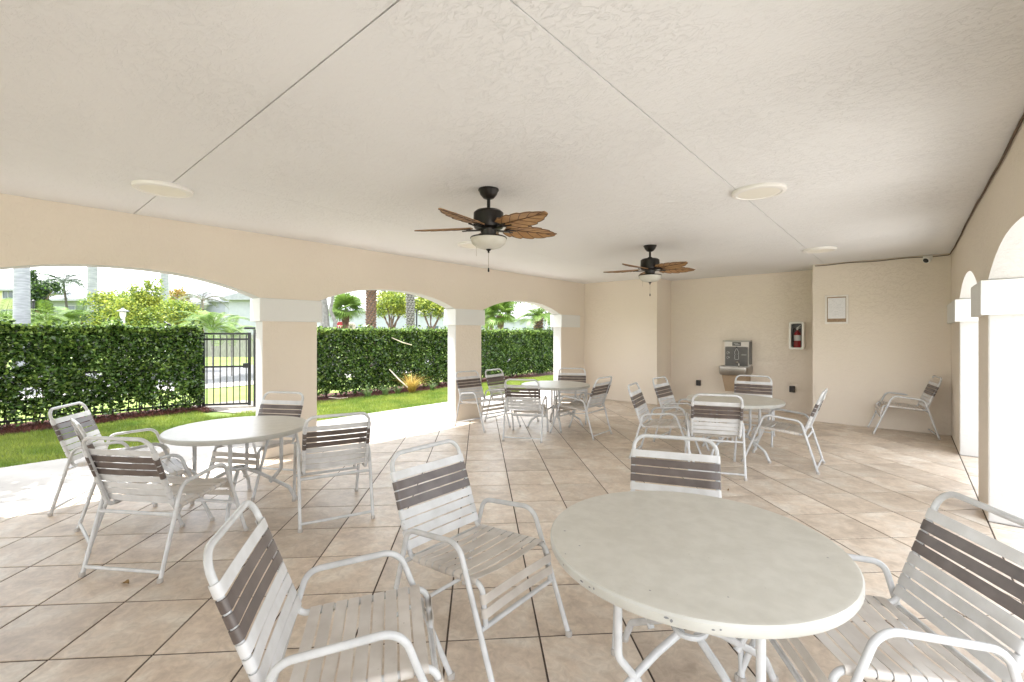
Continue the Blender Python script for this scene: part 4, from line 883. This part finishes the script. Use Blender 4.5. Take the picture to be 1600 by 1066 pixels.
def fan_palm(px, Z, label, ztop, rad, mt, bark, nf=26, Rf=0.6, seed=1, skirt=True):
    rn = random.Random(seed); p = ground_pt(px, Z); r = empty('sabal_palm', (p.x, p.y, 0)); tag(r, label, 'palm tree')
    b = MB(); b.tube([(0, 0, -0.1), (0, 0, ztop * .7), (0, 0, ztop)], [rad, rad * .9, rad * 1.25], 12)
    if skirt: boots(b, [(0, 0, ztop * .72), (0, 0, ztop)], [rad * 1.0, rad * 1.5], 0.06, 8, 0.09 * rad / 0.15 * 1.4)
    b.build('trunk', M[bark], r)
    fb = MB(); pet = Rf * 0.75; fb.tube([(0, 0, 0), (pet * .6, 0, pet * .18), (pet, 0, pet * .15)], [.014, .010, .008], 5, 0)
    for k in range(22):
        a = R(-125 + 250 * k / 21); l = Rf * (0.85 + 0.15 * math.cos(a)); c = Vector((pet, 0, pet * .15)); d = Vector((math.cos(a), math.sin(a), 0)); n_ = Vector((-math.sin(a), math.cos(a), 0)); w_ = Rf * 0.055
        m1 = c + d * l * .6 + Vector((0, 0, .04 * Rf)); e = c + d * l + Vector((0, 0, -0.22 * Rf)); fb.add([c, m1 - n_ * w_, e, m1 + n_ * w_], [(0, 1, 2, 3)], 0)
    me = fb.mesh('fan_leaf', [M[mt]])
    for k in range(nf):
        a = k * 2.39996 + rn.uniform(-.2, .2); e = R(75 - 115 * k / nf); o = link('fan_leaf', me, r, (0, 0, ztop + 0.02)); o.rotation_euler = (Matrix.Rotation(a, 3, 'Z') @ Matrix.Rotation(-e, 3, 'Y') @ Matrix.Rotation(rn.uniform(-.4, .4), 3, 'X')).to_euler()
        s = rn.uniform(.85, 1.15); o.scale = (s, s, s)
    return r

# royal palms: smooth grey trunks rising out of view
G_ = 'royal palm trunks seen through the left arch'
feather_palm('royal_palm', 34, 17, 'thickest smooth grey royal palm trunk, leftmost in the left arch', 34, 8.5, .245, .20, 'bark_grey', 9, 2.6, 'frond', 0.9, ring=0.012, group=G_, seed=2)
feather_palm('royal_palm', 145, 24, 'smooth grey royal palm trunk in the middle of the left arch', 143.5, 9.5, .235, .20, 'bark_grey', 9, 2.6, 'frond', 0.9, ring=0.012, group=G_, seed=3)
feather_palm('royal_palm', 258, 27, 'slimmest smooth grey royal palm trunk, rightmost in the left arch', 256, 10.5, .225, .20, 'bark_grey', 9, 2.6, 'frond', 0.9, ring=0.012, group=G_, seed=4)
feather_palm('coconut_palm', 112, 31, 'slender leaning coconut palm with drooping fronds between two grey trunks', 99, hz(440, 31), .09, .06, 'bark_dark', 20, 2.1, 'leaf_dark', 1.15, leafl=0.55, elev=(5, 70), seed=5)
feather_palm('areca_palm', 318, 22, 'thin grey-green palm with spiky arching fronds right of the grey trunks', 316, hz(470, 22), .06, .05, 'bark_brown', 15, 1.25, 'frond_backlit', 0.9, leafl=0.32, elev=(20, 85), seed=6, nl=20)
feather_palm('areca_palm', 296, 24, 'grey-green palm with thin fronds just left of the spiky one', 292, hz(480, 24), .05, .04, 'bark_brown', 10, 1.3, 'frond_backlit', 0.8, leafl=0.26, elev=(30, 85), seed=16, nl=18)
feather_palm('young_palm', 333, 15.5, 'bright green young palm arching over the gate', 331, hz(516, 15.5), .028, .03, 'bark_pale', 15, 1.45, 'frond_bright', 1.0, leafl=0.34, elev=(38, 95), seed=7)
feather_palm('young_palm', 362, 17, 'low pale green palm behind the right end of the gate', 362, hz(522, 17), .025, .03, 'bark_pale', 12, 1.15, 'frond_bright', 1.1, leafl=0.3, elev=(30, 85), seed=8)
for k, (px_, z_, L_) in enumerate([(8, 506, 1.3), (72, 506, 1.25), (104, 506, 1.15), (128, 500, 1.2)]):
    feather_palm('areca_palm', px_, 19 + k * .6, ['bushy areca palm at the very left edge behind the hedge', 'areca palm right of the thick grey trunk with yellowing fronds', 'low areca palm below the leaning coconut palm', 'areca palm touching the middle grey trunk'][k], px_, hz(z_, 19 + k * .6), .05, .04, 'bark_brown', 16, L_ * 1.15, 'frond_bright' if k != 3 else 'frond', 0.95, leafl=0.34, elev=(38, 90), seed=20 + k, nl=20)
# leafy trees and shrubs in the left arch
leafy('leafy_tree', 55, 26, 'dark leafy tree branching out right of the thickest grey trunk', 'tree',
      [(0, 0, hz(468, 26), .55, .55), (.3 * cr.x, .3 * cr.y, hz(450, 26), .5, .35), (.95 * cr.x, .95 * cr.y, hz(449, 26), .42, .25), (-.2 * cr.x, -.2 * cr.y, hz(434, 26), .35, .35), (.6 * cr.x, .6 * cr.y, hz(482, 26), .4, .3)], 5200, 0.15, 'leaf_dark', 'leaf_mid', (hz(490, 26), .09), mixr=.35)
leafy('croton_shrub', 180, 21, 'yellow-green rounded shrub behind the lamp post', 'shrub', [(0, 0, hz(480, 21), .8, .75), (-.6 * cr.x, -.6 * cr.y, hz(478, 21), .55, .7), (.5 * cr.x, .5 * cr.y, hz(492, 21), .7, .7), (0, 0, hz(505, 21), 1.0, .5)], 9000, 0.11, 'leaf_yellow', 'leaf_mid', (1.2, .05), mixr=.35)
leafy('croton_shrub', 228, 20, 'tallest yellow-green shrub, between the lamp post and rightmost grey trunk', 'shrub', [(0, 0, hz(458, 20), .55, .55), (-.1, -.2, hz(480, 20), .85, .7), (.35 * cr.x, .35 * cr.y, hz(445, 20), .28, .35), (.3, .2, hz(500, 20), .95, .6)], 9500, 0.11, 'leaf_yellow', 'leaf_mid', (1.2, .05), mixr=.3)
leafy('croton_shrub', 285, 19, 'low yellow-green shrub right of the rightmost grey trunk', 'shrub', [(0, 0, hz(492, 19), .6, .45), (.5 * cr.x, .5 * cr.y, hz(500, 19), .5, .35), (-.4 * cr.x, -.4 * cr.y, hz(482, 19), .4, .4)], 6500, 0.10, 'leaf_yellow', 'leaf_mid', (1.0, .05), mixr=.35)
leafy('flowering_tree', 276, 30, 'pale orange leafed tree top behind the rightmost grey trunk', 'tree', [(0, 0, hz(462, 30), .6, .5), (.5 * cr.x, .5 * cr.y, hz(470, 30), .4, .5)], 1500, 0.14, 'leaf_orange', 'leaf_yellow', (hz(490, 30), .07), mixr=.3)
leafy('shrub', 60, 22, 'mixed green shrubs filling in behind the areca palms', 'shrub', [(0, 0, 1.6, .9, .7), (1.2 * cr.x, 1.2 * cr.y, 1.7, .9, .6), (-1.6 * cr.x, -1.6 * cr.y, 1.7, .9, .7), (2.6 * cr.x, 2.6 * cr.y, 1.5, .8, .6)], 9000, 0.11, 'leaf_mid', 'leaf_yellow', None, mixr=.4)
# shade tree just left of the view; it dapples the near lawn and apron
leafy('shade_tree', -308, 5.36, 'spreading shade tree beyond the left picture edge over the lawn', 'tree', [(-.4, .6, 5.2, 1.5, .7), (1.1, -.6, 5.5, 1.3, .6), (.8, 1.5, 5.0, 1.1, .5), (-1.5, -.6, 5.3, 1.3, .6), (0.9, 2.3, 4.9, 1.1, .5), (0.2, 3.0, 5.2, 1.0, .5)], 26000, 0.17, 'leaf_mid', 'leaf_dark', (4.2, .16), mixr=.4)

# lamp post
p = ground_pt(192, 15); r = empty('garden_lamp', (p.x, p.y, 0)); tag(r, 'white garden lamp post with a round cap rising behind the hedge', 'lamp post')
MB().lathe([(0.075, -0.05), (0.070, 0.05), (0.058, 0.1), (0.055, hz(496, 15)), (0.08, hz(495, 15))], 16).build('post', M['white_plastic'], r)
zc = hz(495, 15); MB().lathe([(0.07, zc), (0.085, zc + .02), (0.085, zc + .16), (0.06, zc + .18)], 16).build('lantern', M['glass_bowl'], r)
MB().lathe([(0.001, zc + .29), (0.03, zc + .27), (0.09, zc + .22), (0.175, zc + .185), (0.17, zc + .175), (0.05, zc + .19)], 20).build('cap', M['house_grey'], r)
p = ground_pt(52, 20); tag(MB().tube([(0, 0, -.05), (0, 0, hz(470, 20))], .05, 10).lathe([(.001, hz(468, 20)), (.07, hz(470, 20)), (.05, hz(474, 20))], 10).build('dark_post', M['iron'], None, (p.x, p.y, 0)), 'thin black post beside the thickest grey palm trunk', 'post')
# bird on the hedge
r = empty('bird', (-10.95, 2.35, 1.67)); tag(r, 'small black bird perched on top of the left hedge', 'bird'); r.rotation_euler = (0, 0, R(215)); r.scale = (.62, .62, .62)
MB().tube([(-.20, 0, .02), (-.10, 0, .035), (-.06, 0, .05), (0, 0, .075), (.05, 0, .10), (.075, 0, .125), (.10, 0, .14), (.12, 0, .137), (.155, 0, .125)], [.010, .016, .030, .038, .034, .024, .022, .012, .002], 10).build('body', M['bird'], r)
MB().tube([(0, .012, .05), (.01, .012, 0)], .003, 5).tube([(0, -.012, .05), (.01, -.012, 0)], .003, 5).build('leg', M['bird'], r)

# middle arch
r = feather_palm('date_palm', 579, 20, 'brown date palm trunk with diamond bark in the middle arch', 581, 6.5, .185, .20, 'bark_boot', 8, 2.4, 'frond', 0.9, boot=True, seed=9)
r = feather_palm('date_palm', 642, 20, 'pale grey date palm trunk with diamond bark between two yellow-green trees', 640.5, 6.5, .165, .16, 'bark_pale', 8, 2.4, 'frond', 0.9, boot=True, seed=10)
fan_palm(540, 22, 'short sabal palm with a brown booted neck beside the red sign', hz(487, 22), .12, 'frond', 'bark_boot', 24, .62, 3)
leafy('leafy_tree', 612, 28, 'yellow-green tree with forked dark limbs between the two date palms', 'tree', [(0, 0, hz(474, 28), 1.05, .6), (-.7 * cr.x, -.7 * cr.y, hz(484, 28), .6, .4), (.7 * cr.x, .7 * cr.y, hz(480, 28), .75, .5), (.1, .1, hz(462, 28), .8, .4)], 7500, 0.13, 'leaf_yellow', 'leaf_mid', (1.7, .10), mixr=.25)
leafy('leafy_tree', 672, 27, 'yellow-green tree with forked dark limbs right of the pale date palm', 'tree', [(0, 0, hz(478, 27), .9, .5), (-.6 * cr.x, -.6 * cr.y, hz(468, 27), .6, .5), (.7 * cr.x, .7 * cr.y, hz(486, 27), .6, .4)], 6500, 0.13, 'leaf_yellow', 'leaf_mid', (1.6, .09), mixr=.25)
p = ground_pt(509, 20); r = empty('forked_tree', (p.x, p.y, 0)); tag(r, 'thick grey forked tree trunk at the left side of the middle arch', 'tree')
b = MB(); b.tube([(0, 0, -.1), (0.02, 0, 1.2), (-.08 * cr.x, -.08 * cr.y, 2.6), (-.25 * cr.x, -.25 * cr.y, 4.2)], [.24, .21, .18, .14], 12)
b.tube([(.35 * cr.x, .35 * cr.y, -.1), (.36 * cr.x, .36 * cr.y, 1.5), (.42 * cr.x, .42 * cr.y, 2.05), (.20 * cr.x, .20 * cr.y, 2.55), (.32 * cr.x, .32 * cr.y, 3.2), (.5 * cr.x, .5 * cr.y, 4.2)], [.10, .09, .085, .075, .06, .05], 9)
b.build('trunk', M['bark_pale'], r); leaf_object('crown', blob_points([(.3, .2, 4.9, 1.6, .8), (1.0 * cr.x, 1.0 * cr.y, 4.0, .8, .5), (1.9 * cr.x, 1.9 * cr.y, 3.9, .9, .4), (3.0 * cr.x, 3.0 * cr.y, 3.75, 1.0, .3)], 5000), .12, [M['leaf_dark'], M['leaf_mid']], r, None)
p = ground_pt(651, 21); tag(MB().tube([(0, 0, -.05), (0, 0, hz(484, 21))], .035, 8).lathe([(.001, hz(483, 21)), (.05, hz(485, 21))], 8).build('dark_post', M['iron'], None, (p.x, p.y, 0)), 'thin black post beside the pale date palm trunk', 'post')
p = ground_pt(531, 25); tag(MB().tube([(0, 0, -.05), (0, 0, hz(478, 25))], .04, 8).box((-.1, -.05, hz(478, 25)), (.1, .05, hz(474, 25))).build('dark_post', M['iron'], None, (p.x, p.y, 0)), 'dark post standing behind the red stop sign', 'post')
# stop sign
p = ground_pt(532.5, 23); r = empty('stop_sign', (p.x, p.y, 0), YAW); tag(r, 'red octagonal stop sign, its lower half hidden by the hedge', 'stop sign')
zs = hz(512, 23); ro = 0.33
def octo(rad, y_): return [(rad * math.cos(R(22.5 + 45 * i)), y_, zs + rad * math.sin(R(22.5 + 45 * i))) for i in range(8)]
sb = MB(); A = octo(ro, -.012); B = octo(ro, .0); sb.add(A + B, [tuple(range(8)), tuple(range(8, 16))[::-1]] + [(i, 8 + i, 8 + (i + 1) % 8, (i + 1) % 8) for i in range(8)]); pl = sb.build('plate', M['sign_white'], r)
MB().add(octo(ro * .95, -.015), [tuple(range(8))]).build('face', M['sign_red'], pl)
tx = bpy.data.curves.new('lettering', 'FONT'); tx.body = 'STOP'; tx.size = .26; tx.align_x = 'CENTER'; tx.align_y = 'CENTER'; tx.extrude = .001; tx.materials.append(M['sign_white'])
to_ = bpy.data.objects.new('lettering_curve', tx); lme = bpy.data.meshes.new_from_object(to_); bpy.data.objects.remove(to_)
to = bpy.data.objects.new('lettering', lme); col.objects.link(to); to.parent = pl; to.location = (0, -.018, zs); to.rotation_euler = (R(90), 0, 0)
MB().box((-.025, .001, -.05), (.025, .03, zs + .3)).build('post', M['house_grey'], r)
p = ground_pt(547.5, 23); r = empty('stone_pillar', (p.x, p.y, 0), YAW); tag(r, 'beige stone gate pillar with rounded cap right of the stop sign', 'pillar')
MB().box((-.2, -.2, -.05), (.2, .2, hz(508, 23)), bev=.02).build('shaft', M['stone_beige'], r); MB().lathe([(.001, hz(503.5, 23)), (.12, hz(504.2, 23)), (.2, hz(506, 23)), (.24, hz(508, 23)), (.001, hz(508.5, 23))], 20).build('cap', M['stone_beige'], r)
# far right arch
fan_palm(782, 22, 'sabal palm with bright fan leaves in the farthest left arch', hz(494, 22), .12, 'frond_bright', 'bark_brown', 26, .62, 4)
fan_palm(760, 30, 'small distant fan palm at the left side of the farthest arch', hz(498, 30), .10, 'frond', 'bark_brown', 16, .5, 6)
feather_palm('date_palm', 841, 18, 'small palm with hanging leaves and a rounded brown trunk in the farthest arch', 841, hz(497, 18), .14, .17, 'bark_boot', 24, 1.0, 'frond_bright', 1.0, boot=True, leafl=.30, elev=(25, 95), seed=12)
leafy('leafy_tree', 768, 24, 'dark leafy branch tips hanging in the farthest left arch', 'tree', [(0, 0, hz(470, 24), 1.1, .45), (1.2 * cr.x, 1.2 * cr.y, hz(464, 24), .9, .35), (-1.1 * cr.x, -1.1 * cr.y, hz(476, 24), .8, .35)], 4500, 0.12, 'leaf_mid', 'leaf_dark', (hz(470, 24), .12), mixr=.3)
p = ground_pt(850, 24); tag(MB().tube([(0, 0, -.05), (.3 * cr.x, .3 * cr.y, 4.5)], .035, 8).lathe([(.001, .02), (.07, 0), (.07, -.05)], 10).build('white_pole', M['white_plastic'], None, (p.x, p.y, 0)), 'slim white leaning pole at the right side of the farthest arch', 'pole')
leafy('leafy_tree', 866, 26, 'grey-green tree with a pale trunk at the right edge of the farthest arch', 'tree', [(0, 0, hz(490, 26), .7, .8), (.3, .2, hz(470, 26), .8, .6)], 3500, .12, 'leaf_mid', 'leaf_dark', (hz(495, 26), .2), 'bark_pale', mixr=.5)

# wooden fence seen through the gate
r = empty('wooden_fence'); tag(r, 'weathered grey board fence across the street behind the gate', 'fence')
a, c = ground_pt(296, 31), ground_pt(420, 31); d = (c - a); n = 46; ang = math.atan2(d.y, d.x); me = MB().box((-.054, -.012, -.05), (.054, .012, 1.46)).mesh('board', M['wood_grey'])
for k in range(n):
    p = a + d * ((k + .5) / n); link('board', me, r, (p.x, p.y, rnd.uniform(-.02, .02)), (0, 0, ang))
for z_ in (.3, 1.2): MB().box((0, .013, z_ - .04), (d.length, .05, z_ + .04)).build('rail', M['wood_grey'], r, (a.x, a.y, 0), (0, 0, ang))

# houses
def house(px0, px1, Z, zwall, zridge, wallm, label, windows=(), hip=True, over=.5, depth=8.0, tiltdeg=0, gable=False):
    a, c = ground_pt(px0, Z), ground_pt(px1, Z); d = c - a; W = d.length; r = empty('house', (a.x, a.y, 0), math.atan2(d.y, d.x) + R(tiltdeg)); tag(r, label, 'house')
    MB().box((0, 0, -.05), (W, depth, zwall)).build('wall', M[wallm], r)
    o = over; z0 = zwall + .002
    if gable: vs = [(-o, -o, z0), (W + o, -o, z0), (W + o, depth + o, z0), (-o, depth + o, z0), (W / 2, -o, zridge), (W / 2, depth + o, zridge)]; fs = [(0, 1, 4), (1, 2, 5, 4), (2, 3, 5), (3, 0, 4, 5), (3, 2, 1, 0)]
    else:
        h = min(depth / 2, W / 2) * (.9 if hip else 0); vs = [(-o, -o, z0), (W + o, -o, z0), (W + o, depth + o, z0), (-o, depth + o, z0), (h, depth / 2, zridge), (W - h, depth / 2, zridge)]; fs = [(0, 1, 5, 4), (1, 2, 5), (2, 3, 4, 5), (3, 0, 4), (3, 2, 1, 0)]
    rb = MB().add(vs, fs); rb.box((-o, -o, z0 - .18), (W + o, depth + o, z0 - .002)); rb.build('roof', M['roof_grey'], r)
    for (u, z1, z2, ww) in windows:
        f = MB(); x = u * W; f.box((x - ww / 2 - .08, -.05, z1 - .08), (x + ww / 2 + .08, -.002, z1)).box((x - ww / 2 - .08, -.05, z2), (x + ww / 2 + .08, -.002, z2 + .08)).box((x - ww / 2 - .08, -.05, z1), (x - ww / 2, -.002, z2)).box((x + ww / 2, -.05, z1), (x + ww / 2 + .08, -.002, z2)).box((x - .03, -.045, z1), (x + .03, -.002, z2))
        w_ = f.build('window', M['house_white'], r); MB().add([(x - ww / 2, -.012, z1), (x + ww / 2, -.012, z1), (x + ww / 2, -.012, z2), (x - ww / 2, -.012, z2)], [(0, 1, 2, 3)]).build('pane', M['window'], w_)
    return r
house(-190, 24, 45, hz(452, 45), hz(438, 45), 'house_yellow', 'two-storey pale yellow house with a dark window at the far left edge', [(.95, hz(466, 45), hz(455, 45), 1.0), (.95, hz(500, 45), hz(485, 45), 1.2), (.7, hz(466, 45), hz(455, 45), 1.2)])
house(74, 250, 42, hz(468, 42), hz(445, 42), 'house_grey', 'low grey house with a pale hipped roof behind the left arch palms', [(.25, hz(500, 42), hz(478, 42), 1.8), (.6, hz(500, 42), hz(478, 42), 1.8)], over=.9)
house(262, 352, 48, hz(470, 48), hz(448, 48), 'house_white', 'white house mostly hidden by palms right of the grey trunks', [(.3, hz(505, 48), hz(485, 48), 1.6)])
house(358, 440, 38, hz(466, 38), hz(452, 38), 'house_white', 'plain white gabled house wall right beside the first pillar', [], gable=True)
house(500, 640, 70, hz(486, 70), hz(474, 70), 'house_white', 'long white house far behind the middle arch', [(.2, 1.0, 2.6, 1.8), (.42, 1.0, 2.6, 1.8), (.64, 1.0, 2.6, 1.8)])
house(655, 725, 62, hz(490, 62), hz(478, 62), 'house_white', 'pale house far behind the right yellow-green tree in the middle arch', [(.3, 1.0, 2.6, 1.6)])
house(745, 880, 66, hz(498, 66), hz(488, 66), 'house_white', 'low white house far behind the farthest left arch', [(.3, 1.0, 2.4, 1.6), (.6, 1.0, 2.4, 1.6)])
